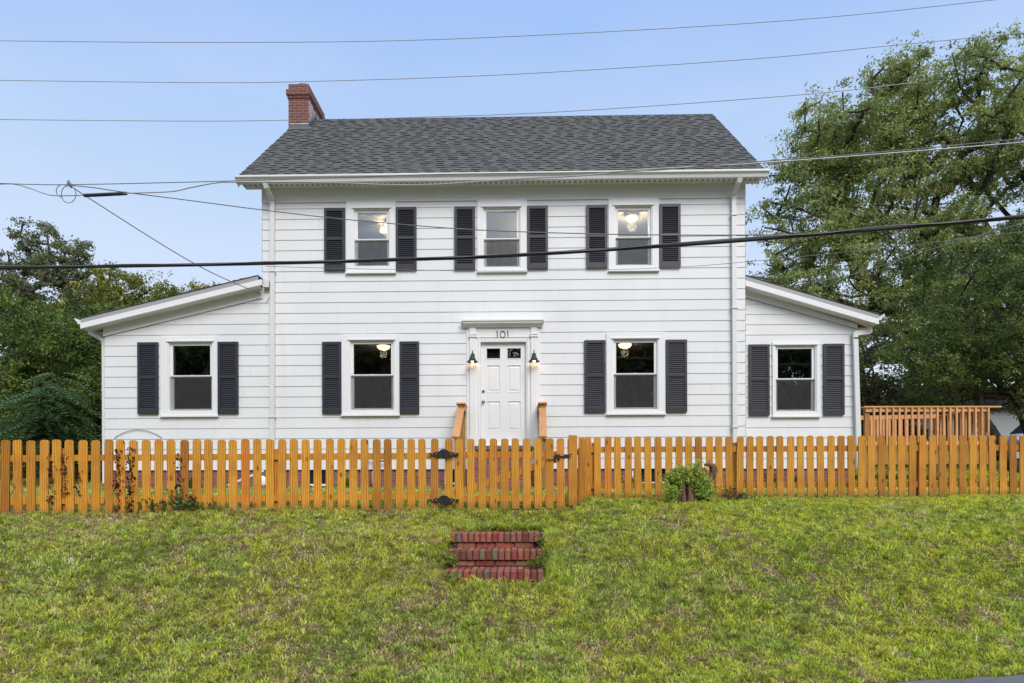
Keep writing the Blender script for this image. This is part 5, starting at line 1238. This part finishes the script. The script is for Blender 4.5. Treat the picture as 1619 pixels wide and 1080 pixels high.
wire('cable_splice', 'black splice sleeve on the sagging cable at left', [(133, 309.2), (140, 308.8), (146, 308.6), (187, 306.6), (193, 306.2), (200, 305.9)], 9.65, 9.62, 0.026, 'cable_black', 'cable splice', ext=False)
wire('drop_wire', 'thin drop wire falling from the knot across the upper windows', [(112, 293), (150, 297), (190, 303), (300, 317), (415, 332), (547, 347), (700, 360), (810, 366), (1000, 371), (1200, 371.5), (1235, 369)], 9.7, 8.75, 0.007, 'cable_grey', 'wire', ext=False)
P_ = [at(112, 292, 9.75), at(137, 311, 9.8), at(311, 419, 11.0), Vector((-5.32, -0.03, 5.52))]
m = MB(); m.tube(smooth_pts(P_), 0.008, 6); tag(m.build('drop_wire', M['cable_grey'], None, True), 'thin drop wire running down to the house corner by the left wing', 'wire')
wire('low_wire', 'faint low wire under the thick cable and past the oak', [(420, 421), (560, 425), (760, 428.5), (900, 427.5), (1060, 423), (1180, 414), (1400, 392), (1619, 366)], 10.2, 9.2, 0.004, 'cable_grey', 'wire', ext=False)
wire('low_wire', 'faint wire climbing right in front of the dark tree', [(1249, 453), (1330, 438), (1391, 421), (1500, 386), (1619, 353)], 13, 11, 0.009, 'cable_grey', 'wire', ext=False)
# knot with loops
m = MB(); 
def loop(cx, cy, rx, ry, a0=0, a1=360): 
    m.tube([at(cx + rx * math.cos(R_(a)), cy + ry * math.sin(R_(a)), 9.72 + 0.04 * math.sin(R_(a * 1.3))) for a in range(a0, a1 + 1, 15)], 0.0055, 6)
loop(108.5, 307, 11.5, 14); loop(99, 302, 10, 10, 100, 330); m.tube([at(108, 285, 9.7), at(109, 290, 9.7), at(113, 297, 9.7)], [0.012, 0.03, 0.012], 6)
tag(m.build('wire_knot', M['cable_grey'], None, True), 'coiled wire loops hanging from the knot at upper left', 'wire coil')

# ------------------------------------------------------------------ trees across the road, behind the camera (mirrored in the panes)
for i, (x, y, h, s) in enumerate([(-21, -31, 15, 1), (-14.5, -29, 14, 2), (-8, -32, 15.5, 3), (-1.5, -33, 15.0, 4), (5.5, -31, 14.8, 5), (12, -30, 15, 6), (19, -32, 14.5, 7)]):
    make_tree('roadside_tree', ['rounded green tree', 'tall green tree', 'broad green tree', 'low green tree', 'dense green tree', 'dark green tree', 'spreading green tree'][i] + ' across the road, mirrored in the ' + ['left wing pane', 'left ground floor pane', 'left main window', 'door panes', 'window right of the door', 'right main window', 'right wing pane'][i], 'tree',
              (x, y, 0), 2.5, [(x, y, h * 0.62, 4.0, 2.6, h * 0.38), (x + 1.2, y, h * 0.33, 4.0, 2.4, h * 0.32), (x - 2.5, y + 0.5, h * 0.5, 3.2, 2.2, h * 0.42)], 330, 1.3, 80, 0.42, (0.06, 0.085, 0.035), (0.13, 0.17, 0.06), 200 + i, trunk_r=0.3, group='trees across the road behind the viewer', flat=0.7)
